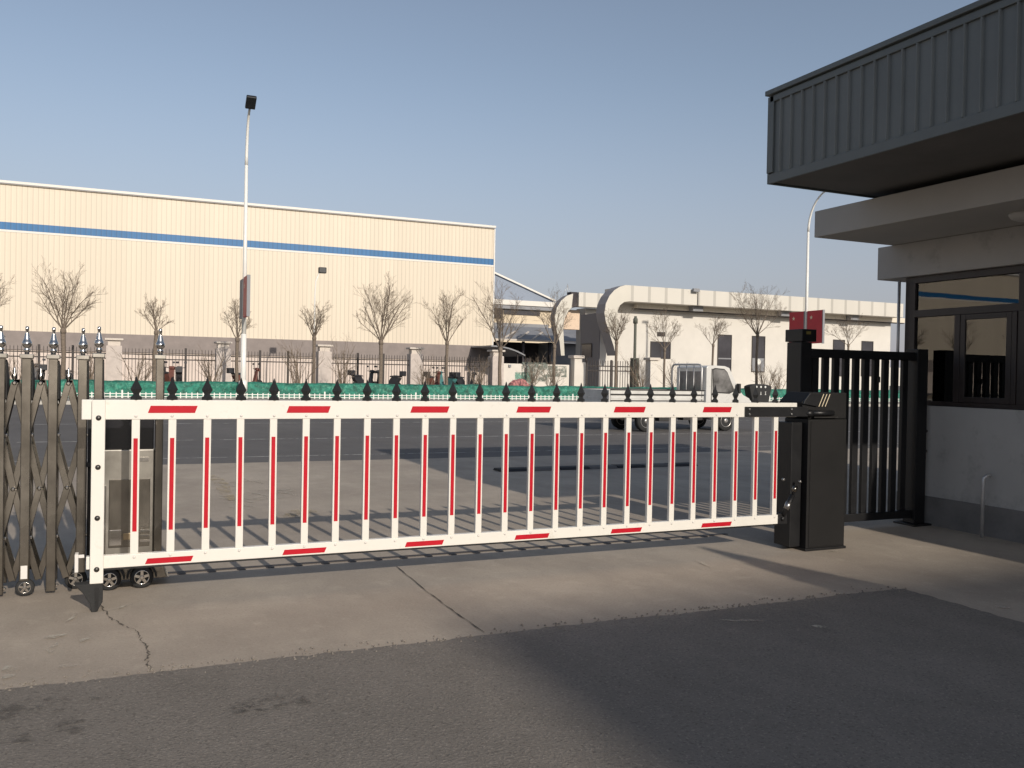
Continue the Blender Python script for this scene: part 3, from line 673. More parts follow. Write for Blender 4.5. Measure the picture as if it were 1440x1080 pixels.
# rear window and windscreen
MB().box(c0-.006,c0+.001,-HW+.17,HW-.17,1.12,zr-.17).build('rear_window', M['truckglass'], cb, .002)
ws = MB(); a, b = Vector((c0+.80,0,zr-.09)), Vector((c0+1.09,0,1.225)); nn = Vector((.05,0,.04)).normalized()*.012
ws.add([(a.x+nn.x,-HW+.12,a.z+nn.z),(a.x+nn.x,HW-.12,a.z+nn.z),(b.x+nn.x,HW-.08,b.z+nn.z),(b.x+nn.x,-HW+.08,b.z+nn.z),(a.x-.01,-HW+.12,a.z),(a.x-.01,HW-.12,a.z),(b.x-.01,HW-.08,b.z),(b.x-.01,-HW+.08,b.z)],[(0,1,2,3),(7,6,5,4),(0,4,5,1),(1,5,6,2),(2,6,7,3),(3,7,4,0)])
ws.build('windscreen', M['truckglass'], cb)
MB().box(c0+1.50,c0+1.62,-HW+.04,HW-.04,.38,.60).build('bumper', M['truck_dark'], cb, .02)
# rack behind the cab
rk = MB(); xr = c0-.16; zt = zr+.02
rk.tube([(xr,-HW+.02,.64),(xr,-HW+.02,zt-.10),(xr,-HW+.10,zt-.01),(xr,-HW+.2,zt),(xr,HW-.2,zt),(xr,HW-.10,zt-.01),(xr,HW-.02,zt-.10),(xr,HW-.02,.64)], .028, 8)
for y in (-.35,0,.35): rk.tube([(xr,y,.66),(xr,y,zt)], .014, 6)
rk.tube([(xr,-HW+.03,1.0),(xr,HW-.03,1.0)], .014, 6)
TT(rk, 'rack', M['pipe'])
TT(MB().box(bx0+.2, c0+1.3, -.35, .35, .33, .53).box(.45,1.0,-HW+.1,-.36,.28,.52).box(1.25,1.9,-HW+.12,-.36,.30,.54), 'chassis', M['truck_dark'], bev=.01)
for x in (0, 2.63):
    for sy in (-1, 1):
        w = MB().lathe((x, sy*(HW-.11), .29), [(.18,-.085),(.26,-.09),(.285,-.07),(.29,0),(.285,.07),(.26,.09),(.18,.085)], n=28, axis='y').build('wheel', M['rubber'], T)
        rm = MB().lathe((x, sy*(HW-.11), .29), [(.03,-.10*1),(.06,-.095),(.08,-.06),(.14,-.055),(.17,-.088),(.182,-.088),(.182,.088),(.17,.088),(.1,.05)], n=28, axis='y').build('rim', M['rim'], w)
        nt_ = MB()
        for k in range(5):
            an = 2*math.pi*k/5; nt_.lathe((x+.10*math.cos(an), sy*(HW-.11), .29+.10*math.sin(an)), [(.022,-.0585),(.022,-.0575)], n=8, axis='y')
        nt_.build('vent_hole', M['rubber'], w)
        if x == 0:
            MB().box(x-.36,x+.36,sy*(HW-.03)-.01,sy*(HW-.03)+.01,.50,.555).build('mudguard', M['truck_dark'], T)

# ---------------------------------------------------------------- far kerbside: low white pickets, netting hedge
pf = thing('picket_fence', 'knee-high white plastic picket fence along the far side of the road', 'fence', (20, 42, .12))
rl = MB().box(-60,60,-.012,.012,.05,.085).box(-60,60,-.012,.012,.17,.205)
rl.build('rail', M['picket'], pf)
pk = MB(); x = -34
while x < 44:
    tall = (round(x/.16) % 14 == 0)
    w = .07 if tall else .045
    h = .36 if tall else .27
    pk.box(x-w/2, x+w/2, -.03, -.0125, .0, h-.03); pk.add([(x-w/2,-.03,h-.03),(x+w/2,-.03,h-.03),(x+w/2,-.0125,h-.03),(x-w/2,-.0125,h-.03),(x,-.021,h)], [(0,1,4),(1,2,4),(2,3,4),(3,0,4)])
    x += .24
pko = pk.build('pickets', M['picket'], pf); pko['kind'] = 'stuff'
def wrinkly(x, s): return math.sin(x*1.7+s)*.5+math.sin(x*3.9+s*2.1)*.3+math.sin(x*9.1+s*.7)*.2
mb = MB(); nx, ny = 520, 12; Xa, Xb = -25, 66
sec = [(0,0),(-.02,.25),(.0,.5),(.06,.66),(.2,.72),(.5,.74),(.8,.72),(.95,.6),(1.0,.4),(1.0,.2),(1.02,0)]
rr = random.Random(11); jit = [[rr.uniform(-1,1) for _ in sec] for _ in range(nx+1)]
vs = []
for i in range(nx+1):
    x = Xa+(Xb-Xa)*i/nx
    for j, (yy, zz) in enumerate(sec):
        wv = wrinkly(x+zz*1.8, j*.35)
        vs.append((x, 43.0+yy+.07*wv+.03*jit[i][j]*(zz > 0), .12+zz*(1+.05*wrinkly(x*.6, 3)) + .012*jit[i][j]*(zz > 0)))
n = len(sec)
mb.add(vs, [(i*n+j, i*n+j+1, (i+1)*n+j+1, (i+1)*n+j) for i in range(nx) for j in range(n-1)], False)
tag(mb.build('green_netting', M['mesh_green']), 'long low hedge wrapped in green dust netting behind the white pickets', 'netting')

# ---------------------------------------------------------------- perimeter fence
FYY = 50.0
pil_x = [atx(160,FYY)-5.42, atx(160,FYY), atx(313,FYY), atx(455,FYY), atx(583,FYY), atx(697,FYY)]
labs = ['pale stone fence pillar off to the far left behind the stainless gate', 'pale stone fence pillar above the left end of the red striped barrier',
        'pale stone fence pillar just left of the tall street lamp', 'pale stone fence pillar between the bushy bare tree and a smaller one',
        'pale stone fence pillar between two bare trees before the warehouse', 'pale stone fence pillar below the warehouse corner']
p0 = None; G_ = 'stone pillars of the perimeter fence'
for x, lb in zip(pil_x, labs):
    if p0 is None:
        p0 = thing('fence_pillar', lb, 'pillar', (x, FYY, .12), group=G_)
        MB().box(-.38,.38,-.38,.38,0,2.45).build('shaft', M['stone'], p0, .02)
        MB().box(-.30,.30,-.30,.30,2.45,2.72).build('neck', M['stonecap'], p0, .01)
        MB().box(-.44,.44,-.44,.44,2.72,2.83).build('cap', M['stonecap'], p0, .02)
    else: dup(p0, None, (x, FYY, .12), label=lb)
plabs = ['iron railing panel at the far left edge behind the folding gate', 'iron railing panel behind the small leaning tree and left of the tall lamp', 'iron railing panel just right of the tall street lamp',
         'iron railing panel behind the largest vase shaped bare tree', 'iron railing panel by the warehouse corner with parked scooters']
f0 = None; span = 5.42-.78; G_ = 'iron railing panels between the pillars'
for x, lb in zip(pil_x[:-1], plabs):
    if f0 is None:
        f0 = thing('iron_fence', lb, 'fence', (x+.39, FYY, .12), group=G_)
        b_ = MB(); k = .14
        while k < span-.05: b_.box(k-.014,k+.014,-.014,.014,.10,2.28); b_.add([(k-.018,-.018,2.28),(k+.018,-.018,2.28),(k+.018,.018,2.28),(k-.018,.018,2.28),(k,0,2.38)],[(0,1,4),(1,2,4),(2,3,4),(3,0,4),(3,2,1,0)]); k += .165
        b_.build('railing_bars', M['iron'], f0)
        MB().box(0,span,.012,.04,.30,.34).box(0,span,.015,.05,1.76,1.82).box(0,span,.015,.05,2.01,2.07).build('rails', M['iron'], f0)
        for q in (span*.34, span*.67): MB().box(q-.055,q+.055,-.05,.06,0,2.42).build('post', M['iron'], f0)
    else: dup(f0, None, (x+.39, FYY, .12), label=lb)
# low stone footing under the railings
tag(MB().box(pil_x[0]-3, pil_x[-1], -.15, .15, 0, .22).build('fence_footing', M['stone'], None, 0, (0, FYY, .12)), 'low stone footing under the iron railings', 'wall')
# white solid wall and gate pillars
wX0, wX1 = atx(706,FYY), atx(799,FYY)
zt_ = atz(750,512,FYY)
tag(MB().box(wX0, wX1, -.12, .12, 0, zt_-.12).build('boundary_wall', M['whitewall'], None, 0, (0, FYY, .12)), 'white rendered boundary wall between warehouse corner and gate pillar', 'wall')
M['mural'] = faded('faded wall painting', (.22,.25,.22), .46, 2.2, (1,1,1.6)); M['mural2'] = faded('faded green wall painting', (.20,.40,.32), .5, 2.6)
bw = bpy.data.objects['boundary_wall']
for a, b, c, d, mm in ((733,770,510,536,'mural'),(770,797,515,530,'mural'),(724,748,524,538,'mural2')):
    p0_, p1_ = at(a, d, FYY-.12), at(b, c, FYY-.12)
    MB().box(p0_.x, p1_.x, -.128, -.124, max(.05, p0_.z-.12), p1_.z-.12).build('faded_painting', M[mm], bw)
tag(MB().box(-.08,.08,-.05,.05,0,.16).build('wall_box', M['dullgrey'], None, .01, (atx(715,FYY), FYY-.17, 1.9)), 'small grey utility box on the white boundary wall', 'box')
def gpil(px_, lb, w=.48, ztop=500):
    x = atx(px_, FYY); z = atz(px_, ztop, FYY)-.12
    t = thing('gate_pillar', lb, 'pillar', (x, FYY-.2, .12), group='white gate pillars')
    MB().box(-w/2,w/2,-w/2,w/2,0,z-.18).build('shaft', M['whitewall'], t, .01)
    MB().box(-w/2-.12,w/2+.12,-w/2-.12,w/2+.12,z-.18,z).build('cap', M['stonecap'], t, .02)
gpil(808, 'white gate pillar with flat cap left of the dark iron gate', .55)
gpil(914, 'white gate pillar with flat cap right of the iron gate by the truck cab', .6, 503)
tag(MB().box(-.22,.22,-.15,.15,0,2.2).build('wall_end', M['whitewall'], None, .01, (atx(819,FYY), FYY+.1, .12)), 'narrow white wall end standing next to the gate pillar', 'wall')
ig = thing('iron_gate', 'dark double iron gate with close vertical bars left of the curved white building', 'gate', (atx(824,FYY), FYY, .12))
wg = atx(893,FYY)-atx(824,FYY)
b_ = MB(); k = .1
while k < wg: b_.box(k-.016,k+.016,-.016,.016,.1,2.35); k += .19
b_.build('gate_bars', M['iron'], ig); MB().box(0,wg,.018,.05,.1,.18).box(0,wg,.018,.05,1.65,1.72).box(0,wg,.018,.05,1.95,2.02).build('rails', M['iron'], ig)
MB().box(-.06,.06,-.06,.06,0,2.5).box(wg/2-.07,wg/2+.07,-.06,-.018,0,2.4).box(wg-.06,wg+.06,-.06,.06,0,2.5).build('stiles', M['iron'], ig)
tag(MB().tube([(0,0,0),(0,0,atz(892,447,FYY+1))], [.11,.09], 10).box(-.22,.22,-.2,.2,0,2.6).lathe((0,0,atz(892,447,FYY+1)-.5),[(.16,0),(.16,.3),(.1,.4)],n=8).build('utility_pole', mat('weathered dark pole', (.10,.105,.085), .8, var=.2), None, 0, (atx(892,FYY+1), FYY+1, .12)), 'dark green grey utility pole with a box in front of the ivory building', 'pole')
# wall right of second pillar (low, white, behind the truck)
tag(MB().box(atx(922,FYY), atx(950,FYY), -.1, .1, 0, atz(935,505,FYY)-.12).build('low_wall', M['whitewall'], None, 0, (0,FYY,.12)), 'low white wall right of the gate pillar behind the truck bed', 'wall')

# ---------------------------------------------------------------- warehouse
WY = 75.0
def wz(x, y): return atz(x, y, WY)
WXR = atx(691, WY)+.02; z_top = (wz(0,255)+wz(692,321))/2; zs0 = (wz(0,322)+wz(692,373))/2; zs1 = (wz(0,310.5)+wz(692,365))/2-.0; zc = (wz(0,464)+wz(690,487))/2
wh = thing('warehouse', 'huge cream profiled metal warehouse with a blue stripe and grey base', 'building', (0, WY, .1))
o_ = (0, WY, .1)
wl_ = MB().box(-150, WXR, WY, WY+60, zc, zs0).build('wall', M['cream'], wh, 0, (0,-WY,-.1))
MB().box(-150, WXR, WY, WY+60, zs1, z_top-.02).build('upper_wall', M['cream'], wh, 0, (0,-WY,-.1))
MB().box(-150, WXR+.005, WY-.01, WY+60, zs0, zs1).build('blue_stripe', M['bluestripe'], wh, 0, (0,-WY,-.1))
MB().box(-150, WXR+.02, WY-.03, WY-.001, zs0-.16, zs0-.0).build('stripe_trim', M['trim_white'], wh, 0, (0,-WY,-.1))
MB().box(-150, WXR+.12, WY-.15, WY+60, z_top-.02, z_top+.16).build('roof_trim', M['trim_white'], wh, 0, (0,-WY,-.1))
MB().box(-150, WXR+.04, WY-.18, WY-.16, z_top-.10, z_top-.03).build('gutter', M['dullgrey'], wh, 0, (0,-WY,-.1))
MB().box(WXR-.02, WXR+.1, WY-.06, WY-.002, zc, z_top-.1).build('corner_trim', M['trim_white'], wh, 0, (0,-WY,-.1))
zg = (wz(200,500)); zg = min(zc-1.4, 2.7)
MB().box(-150, WXR+.06, WY-.12, WY+.4, zg, zc).build('base_band', M['greyband'], wh, 0, (0,-WY,-.1))
MB().box(-150, WXR, WY, WY+.4, 0, zg).build('base_wall', M['pinkwall'], wh, 0, (0,-WY,-.1))
# small vaulted shelter at the corner
vz = atz(720,492,70)
v = thing('bike_shelter', 'grey vaulted shelter roof beside the warehouse corner', 'shelter', (atx(690,70), 70, .1))
pv = []; wv_ = atx(738,70)-atx(690,70)
for i in range(11):
    t = i/10; pv.append((wv_*t, vz+.35-.1-(t**2.2)*.75))
poly = pv+[(a, b-.12) for a, b in reversed(pv)]
MB().prism(poly, 0, 5).build('roof', M['dullgrey'], v)
for x in (.3, wv_-.6): MB().tube([(x,.3,0),(x,.3,vz-.1)], .06, 8).build('post', M['iron'], v)

# yard lamp before the warehouse
yl = thing('yard_lamp', 'thin pale yard lamp with a small tilted head before the warehouse', 'street lamp', (atx(441,62), 62, .1))
zq = atz(447,378,62); dx = atx(449,62)-atx(441,62)
MB().tube([(0,0,0),(0,0,zq-2),(0.05,0,zq-1.0),(dx*.7,0,zq-.35)], [.07,.05,.045,.04], 8).build('pole', M['lamp_white'], yl)
MB().box(dx*.55,dx*.55+.55,-.15,.15,zq-.4,zq+.02).build('lamp_head', M['lamp_black'], yl, .05)

# ---------------------------------------------------------------- street lamps
def flag_board(par, z0, z1, y0, y1, x=0):
    b = MB().prism([(y0, z0-.02*(y0-.0)),(y1, z0-.02*y1),(y1, z1),(y0, z1)], x-.07, x+.07, 'x').build('banner_panel', M['flag_red'], par, .01)
    MB().box(x-.075, x+.075, y0-.05, y0-.001, z0-.01, z1+.01).build('panel_edge', M['dullgrey'], b)
    yl_ = (y1-.40) if y0 > 0 else (y1-.35); cz = z1-.42
    for sx in (-1, 1):
        st = MB(); pts = []
        for k in range(10):
            a = math.pi/2+k*math.pi/5; r_ = .14 if k % 2 == 0 else .055
            pts.append((yl_+r_*math.cos(a), cz+r_*math.sin(a)))
        st.prism(pts, x+sx*.0705, x+sx*.076, 'x')
        for q in range(0):
            a = -1.0+q*.55; py_, pz_ = yl_-.34*math.cos(a), cz+.34*math.sin(a)-.02
            st.prism([(py_+.05*math.cos(t*1.2566+1.57), pz_+.05*math.sin(t*1.2566+1.57)) for t in range(5)], x+sx*.0705, x+sx*.076, 'x')
        st.build('star_print', M['flag_mark'], b)
def street_lamp(px_, Y, label, headdir, ztop, arm, zb0, zb1):
    x = atx(px_, Y)
    t = thing('street_lamp', label, 'street lamp', (x, Y, .12), group='white street lamps with red banner panels')
    pole = MB().tube([(0,0,0),(0,0,3.0)], [.13,.12], 14).tube([(0,0,3.0),(0,0,ztop*.82)], [.105,.075], 14)
    z8 = ztop*.82; curve = []
    for i in range(9):
        u = i/8; curve.append((headdir[0]*arm*u**1.9, headdir[1]*arm*u**1.9, z8+(ztop-z8)*(1-(1-u)**1.5)))
    pole.tube([(0,0,z8)]+curve[1:], [.075-.003*i for i in range(9)], 10)
    pole.build('pole', M['lamp_white'], t)
    e = Vector(curve[-1])
    return t, e
LY = 42.45
lx = atx(342, LY); ltop = atz(344,152,LY-.9)-.12
t, e = street_lamp(342, LY, 'tall white street lamp with black head seen against the warehouse', (0,-1), ltop, .9, 0, 0)
hd_ = MB(); hd_.box(-.22,.22,-.50,.18,-.08,.08); h_ = hd_.build('lamp_head', M['lamp_black'], t, .03, tuple(e+Vector((0,-.25,.10)))); h_.rotation_euler = (R(-34),0,0)
def zat(px_, y): return atz(px_, y, LY)-.12
flag_board(t, zat(347,447), zat(347,391), -1.45, -.15); MB().box(-.06,.06,.15,1.35,zat(347,447),zat(347,391)).build('banner_back', M['dullgrey'], t, .01)
MB().lathe((0,0,.32),[(.2,0),(.2,.45),(.16,.5)],n=12).build('base_collar', M['lamp_white'], t)
rx = atx(1132, LY)
t, e = street_lamp(1132, LY, 'tall white street lamp rising behind the guard house canopy, red flag panels on it', (0,-1), atz(1150,266,LY-1.5)-.12, 1.5, 0, 0)
h_ = MB().box(-.26,.26,-.75,.05,-.08,.08).build('lamp_head', M['lamp_black'], t, .03, tuple(e)); h_.rotation_euler = (R(-20),0,0)
flag_board(t, zat(1140,484), zat(1140,438), -1.45, -.15); flag_board(t, zat(1140,484), zat(1140,438), .15, 1.45)

# ---------------------------------------------------------------- right building with curved white frames
AY = 58.0
ab = thing('curved_frame_building', 'long ivory building with a rounded white frame sweeping over its roof', 'building', (atx(880,AY), AY, .1))
ox, oy = ab.location.x, AY
def A(mb, n, m_, par=None, bev=0):
    return mb.build(n, m_, par or ab, bev, (-ox, -oy, -.1) if par is None else None)
xR = atx(1268,AY); zf1 = (atz(880,402,AY)+atz(1268,426,AY))/2; zf0 = (atz(885,423,AY)+atz(1120,438,AY))/2
# curved frame profile (x,z)
AF = AY-1.8
def q2(x, y): p = at(x, y, AF); return (p.x, p.z)
def y_for(x_, X_):
    lo, hi = 20.0, 200.0
    for _ in range(50):
        md = (lo+hi)/2
        if atx(x_, md) < X_: lo = md
        else: hi = md
    return lo
zf1 = (atz(880,402,AF)+atz(1268,426,AF))/2; zf0 = (atz(885,423,AF)+atz(1120,438,AF))/2; xR = atx(1268,AF)
outer = [q2(*p) for p in ((880,402),(872,403),(864,408),(857,416),(852,427),(850,440),(852,452),(857,468),(863,487),(866,500))]
inner = [q2(*p) for p in ((870,500),(872,480),(873,468),(870,455),(868,445),(869,436),(872,429),(878,424.5),(886,423))]
zt0 = zf1; outer[0] = (outer[0][0], zf1); inner[-1] = (inner[-1][0], zf0)
xs = outer[0][0]
poly = [(inner[-1][0], zf1)]+outer+inner
fd = y_for(838, atx(850,AF))-AF
M['frame_side_shade'] = mat('frame cladding with side shade', (.26,.25,.26), .6, var=.08, scale=.6)  # grey puts the shade on the curved side into the colour
mbf = MB(); npl = len(poly); mbf.m = 1; mbf.prism(poly, AF, AF+fd); mbf.mi[0] = 0
A(mbf, 'curved_frame', [mat('ivory frame cladding', (.58,.55,.48), .5, var=.05, scale=.6), M['frame_side_shade']])
A(MB().box(inner[-1][0]+.002, xR, AF+.003, AY+2.0, zf0, zf1-.002), 'fascia', M['panelwhite'])
zw = zf0-.02
xW = atx(864, AY); xWe = at(1252, 480, AY).x
bz0 = (atz(890,434,AY)+atz(1108,446,AY))/2
A(MB().box(atx(888,AY), xWe+1, AY-.65, AY-.15, bz0, bz0+.42), 'eave_beam', mat('ivory beam', (.66,.60,.50), .7, var=.08))
A(MB().box(atx(888,AY), xWe+1, AY-.60, AY-.2, bz0-.07, bz0-.001), 'beam_shadow_strip', M['darkgap'])  # dark strip painted in for the shade below the beam
for a, b in ((960,974),(1083,1097),(1180,1192)):
    A(MB().box(atx(a,AY), atx(b,AY), AY-1.2, AY-.655, bz0-.02, zf0-.002), 'bracket', M['dullgrey'])
xW = q2(861,480)[0]; YB = y_for(816, xW)
Hs = atz(838, 441, y_for(838, xW))
A(MB().box(xW, xWe, AY, YB, 0, Hs).box(xW+.4, xWe, AY, AY+.3, Hs+.001, zf0-.003), 'wall', M['ivory'])
A(MB().box(xW-.05, xW-.001, AY+.02, YB, 0, Hs+.05), 'side_shade_panel', mat('grey painted side shade', (.165,.160,.170), .7, var=.08, scale=.5))  # thin panel whose dark grey carries the side wall's shade
A(MB().box(xWe, xR-.5, AY+3, AY+9, 0, zf0-.3), 'recessed_wall', M['dullgrey'])
A(MB().box(xWe+.01, xR-.1, AY+2.2, AY+2.9, atz(1260,490,AY), atz(1260,484,AY)), 'ledge', M['ivory'])
# left side wall (in shade) of the block with its own lower roof
def win(x0, y0, x1, y1, nm='window', mull=0, lower=None):
    a = at(x0, y1, AY); b = at(x1, y0, AY)
    w = A(MB().box(a.x, b.x, AY-.03, AY-.001, a.z, b.z), nm, M['winglass'])
    f_ = MB(); t_ = .06
    f_.box(a.x-t_, a.x, AY-.06, AY-.001, a.z-t_, b.z+t_); f_.box(b.x, b.x+t_, AY-.06, AY-.001, a.z-t_, b.z+t_); f_.box(a.x, b.x, AY-.06, AY-.001, b.z, b.z+t_); f_.box(a.x, b.x, AY-.06, AY-.001, a.z-t_, a.z)
    for k in range(mull): xm = a.x+(b.x-a.x)*(k+1)/(mull+1); f_.box(xm-.03, xm+.03, AY-.05, AY-.031, a.z, b.z)
    f_.build('frame', M['iron'], w)
    return w, a, b
win(915,482,942,503, mull=1); w_, a_, b_2 = win(1009,472,1028,522, 'door'); MB().box(a_.x, b_2.x, AY-.07, AY-.031, 3.0, 3.1).build('door_rail', M['dullgrey'], w_)
w_, a_, b_2 = win(1057,474,1075,522); MB().box(a_.x, b_2.x, AY-.05, AY-.031, a_.z, a_.z+(b_2.z-a_.z)*.38).build('lower_panel', M['dullgrey'], w_)
MB().lathe(((a_.x+b_2.x)/2, AY-.05, a_.z+(b_2.z-a_.z)*.27), [(.25,0),(.25,-.02),(.15,-.02),(.15,-.005)], n=20, axis='y').build('round_mark', M['picket'], w_)
win(1171,479,1187,528); win(1211,481,1227,528)
A(MB().box(at(924,470,AY).x, at(935,470,AY).x, AY-.06, AY-.001, at(930,473,AY).z, at(930,467,AY).z), 'wall_vent', M['iron'])
fl = A(MB().box(-.28,.28,-.1,.1,-.12,.12), 'floodlight', M['dullgrey']); fl.location = (at(957,411,AY).x-ox, -1.75-.3, at(957,411,AY).z-.1)
A(MB().tube([(at(962,418,AY).x,AY-1.85,zf0),(at(962,418,AY).x,AY-1.85,at(957,408,AY).z),(at(957,411,AY).x,AY-2.0,at(957,409,AY).z)], .04, 6), 'light_arm', M['pipe'])
ya, yb_ = y_for(832, xW), y_for(819, xW)
sw_ = A(MB().box(xW-.08, xW-.051, ya, yb_, atz(826,502,ya), atz(826,484,ya)), 'side_window', M['winglass'])
MB().box(xW-.11, xW-.0805, ya-.08, yb_+.08, atz(826,484,ya)+.001, atz(826,484,ya)+.08).box(xW-.11, xW-.051, ya-.08, ya-.001, atz(826,502,ya), atz(826,484,ya)).build('frame', M['iron'], sw_)

# second curved frame further back
BY2 = 72.0
b2 = thing('rear_frame_building', 'smaller rear building with a rounded white frame and ivory fascia', 'building', (atx(805,BY2), BY2, .1))
ob = b2.location.copy()
def B(mb, n, m_, par=None): return mb.build(n, m_, par or b2, 0, tuple(-ob) if par is None else None)
def q3(x, y): p = at(x, y, BY2); return (p.x, p.z)
o2 = [q3(*p) for p in ((806,413),(797,416),(789,423),(783,433),(780,446),(782,462),(787,480),(789,500))]
i2 = [q3(*p) for p in ((794,500),(793,480),(792,462),(794,448),(799,438),(804,432))]
mbf = MB(); mbf.m = 1; mbf.prism(o2+i2, BY2, BY2+(y_for(772, q3(780,446)[0])-BY2)); mbf.mi[0] = 0
B(mbf, 'curved_frame', [bpy.data.materials['ivory frame cladding'], M['frame_side_shade']])
zt2 = q3(815,411)[1]; zb2 = q3(815,431)[1]
B(MB().box(q3(804,430)[0], q3(813,430)[0], BY2+.2, BY2+1, zb2-.05, zt2+.02), 'frame_joint', M['darkgap'])
B(MB().box(q3(813,430)[0]+.01, q3(875,430)[0], BY2-.1, BY2+1.0, zb2, zt2), 'fascia', M['panelwhite'])
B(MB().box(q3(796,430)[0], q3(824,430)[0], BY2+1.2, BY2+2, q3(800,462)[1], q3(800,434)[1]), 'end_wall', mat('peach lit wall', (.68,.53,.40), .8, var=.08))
B(MB().box(q3(832,430)[0], q3(880,430)[0], BY2+1.2, BY2+3, 0, zb2-.002), 'wall', M['ivory'])
ms_ = thing('roof_mast', 'small thin tripod mast on the rear roof next to the curved frame', 'mast', (q3(812,410)[0], BY2+2, q3(812,410)[1]-.3))
z0_ = q3(812,398)[1]-q3(812,410)[1]+.3
MB().tube([(-.5,0,0),(0,0,z0_)], .02, 5).tube([(.5,0,0),(0,0,z0_)], .02, 5).tube([(0,0,0),(0,0,z0_+.1)], .025, 5).build('mast_struts', M['pipe'], ms_)

# storage halls between warehouse and the curved building
SY = 92.0
sh = thing('storage_hall', 'low cream storage hall with dark window band behind the warehouse corner', 'building', (atx(700,SY), SY, .1))
os_ = sh.location.copy()
def S(mb, n, m_, par=None): return mb.build(n, m_, par or sh, 0, tuple(-os_) if par is None else None)
def q4(x, y, Y=SY): p = at(x, y, Y); return (p.x, p.z)
xa, xb = q4(660,430)[0], q4(790,430)[0]
S(MB().box(xa, xb, SY, SY+20, 0, q4(730,430)[1]), 'wall', mat('cream hall wall', (.68,.57,.42), .8, var=.06, scale=.4))
S(MB().box(xa, xb, SY-.6, SY+20, q4(730,430)[1]+.001, q4(730,423)[1]), 'cornice', M['trim_white'])
S(MB().box(xa, xb, SY-.45, SY-.001, q4(730,431)[1]-.35, q4(730,430)[1]-.02), 'grey_board', M['dullgrey'])  # grey board along the wall just under the cornice
S(MB().box(q4(708,440)[0], q4(759,440)[0], SY-.08, SY-.002, q4(730,443)[1], q4(730,436)[1]), 'window', M['winglass'])
S(MB().box(q4(690,440)[0], q4(706,440)[0], SY-.3, SY-.002, q4(730,448)[1], q4(730,436)[1]), 'dark_box', M['darkgap'])
S(MB().box(xa, q4(770,440)[0], SY-.25, SY-.002, q4(730,461)[1], q4(730,455)[1]), 'sill_band', M['dullgrey'])
# sloped blue-grey roof edge rising to the warehouse
tz0, tz1 = q4(691,386,SY+6), q4(778,423,SY+6)
S(MB().prism([(tz0[0]-3, tz0[1]+1.35), (tz1[0], tz1[1]), (tz1[0], tz1[1]-.2), (tz0[0]-3, tz1[1]-.2)], SY+6, SY+7), 'gable', M['bluegrey'])
a_, b_3 = Vector((tz0[0]-3, SY+5.8, tz0[1]+1.42)), Vector((tz1[0]+.2, SY+5.8, tz1[1]-.02))
S(MB().bar(a_, b_3, .2, .2), 'roof_edge', M['trim_white'])
# loading bay with sloped grey roof in front
LYY = 80.0
lb = thing('loading_bay', 'dark open loading bay under a sloped grey roof with skylight fins', 'shelter', (atx(700,LYY), LYY, .1))
ol = lb.location.copy()
def LB(mb, n, m_, par=None): return mb.build(n, m_, par or lb, 0, tuple(-ol) if par is None else None)
x0_, x1_ = q4(672,480,LYY)[0], q4(838,480,LYY)[0]
zr1, zr0 = q4(740,464,LYY)[1], q4(740,478,LYY)[1]
LB(MB().prism([(LYY-.6,zr0),(LYY+5,zr1+.6),(LYY+5,zr1+.3),(LYY-.6,zr0-.15)], x0_, x1_, 'x'), 'roof', M['dullgrey'])
LB(MB().box(x0_, x1_, LYY-.7, LYY-.601, zr0-.16, zr0+.02), 'gutter', M['stonecap'])
LB(MB().box(x0_, q4(775,480,LYY)[0], LYY+3, LYY+5, 0, zr0-.16), 'dark_interior', M['darkgap'])
LB(MB().box(q4(775,480,LYY)[0], x1_, LYY+.5, LYY+5, 0, zr0-.16), 'grey_wall', M['dullgrey'])
for xx in (708, 728, 748):
    p = q4(xx,476,LYY); LB(MB().bar((p[0], LYY-.2, zr0+.12), (p[0]+2.2, LYY+2.2, zr0+.95), .16, .1, (0,0,1)), 'roof_fin', M['stonecap'])
for xx in (700, 735, 772):
    p = q4(xx,476,LYY); LB(MB().box(p[0]-.12,p[0]+.12,LYY-.3,LYY-.06,0,zr0-.17), 'post', M['darkgap'])
# plain far skyline strip
tag(MB().box(20, 260, 0, 30, 0, 5.2).build('distant_hall', M['ivory'], None, 0, (0, 180, 0)), 'long pale factory hall far behind the ivory building', 'building')

# ---------------------------------------------------------------- trees
def branches(mb, p, d, length, rad, depth, r, up_=.12, sides=4, spread=.5, tips=None, twig=None):
    seg = 5; pts = [p]; rr_ = [rad]; q = p.copy(); dd = d.copy()
    bend = Vector((r.uniform(-1,1), r.uniform(-1,1), r.uniform(-.2,.5)))*.10
    for i in range(seg):
        dd = (dd+bend+Vector((r.uniform(-.10,.10), r.uniform(-.10,.10), r.uniform(-.04,.08)))).normalized()
        q = q+dd*length/seg; pts.append(q.copy()); rr_.append(max(.0038, rad*(1-.72*(i+1)/seg)))
    tgt = twig if (twig is not None and depth <= 1) else mb
    tgt.tube(pts, rr_, sides if depth > 1 else 3, cap=False)
    if depth <= 0: return
    n = {3: 7, 2: 5, 1: 4}.get(depth, 4)
    for k in range(n):
        t = .22+.74*(k+r.random()*.8)/n; t = min(t, .98); i = min(seg-1, int(t*seg)); base = pts[i].lerp(pts[i+1], t*seg-i)
        side = dd.cross(Vector((r.uniform(-1,1), r.uniform(-1,1), r.uniform(-1,1)))).normalized()
        a = r.uniform(.45, .85); nd_ = (dd*math.cos(a)+side*math.sin(a)+Vector((0,0,up_))).normalized()
        branches(mb, base, nd_, length*r.uniform(.32,.60)*(1.15-.5*t), max(.0045, rad*(.48-.2*t)), depth-1, r, up_, sides, spread, tips, twig)
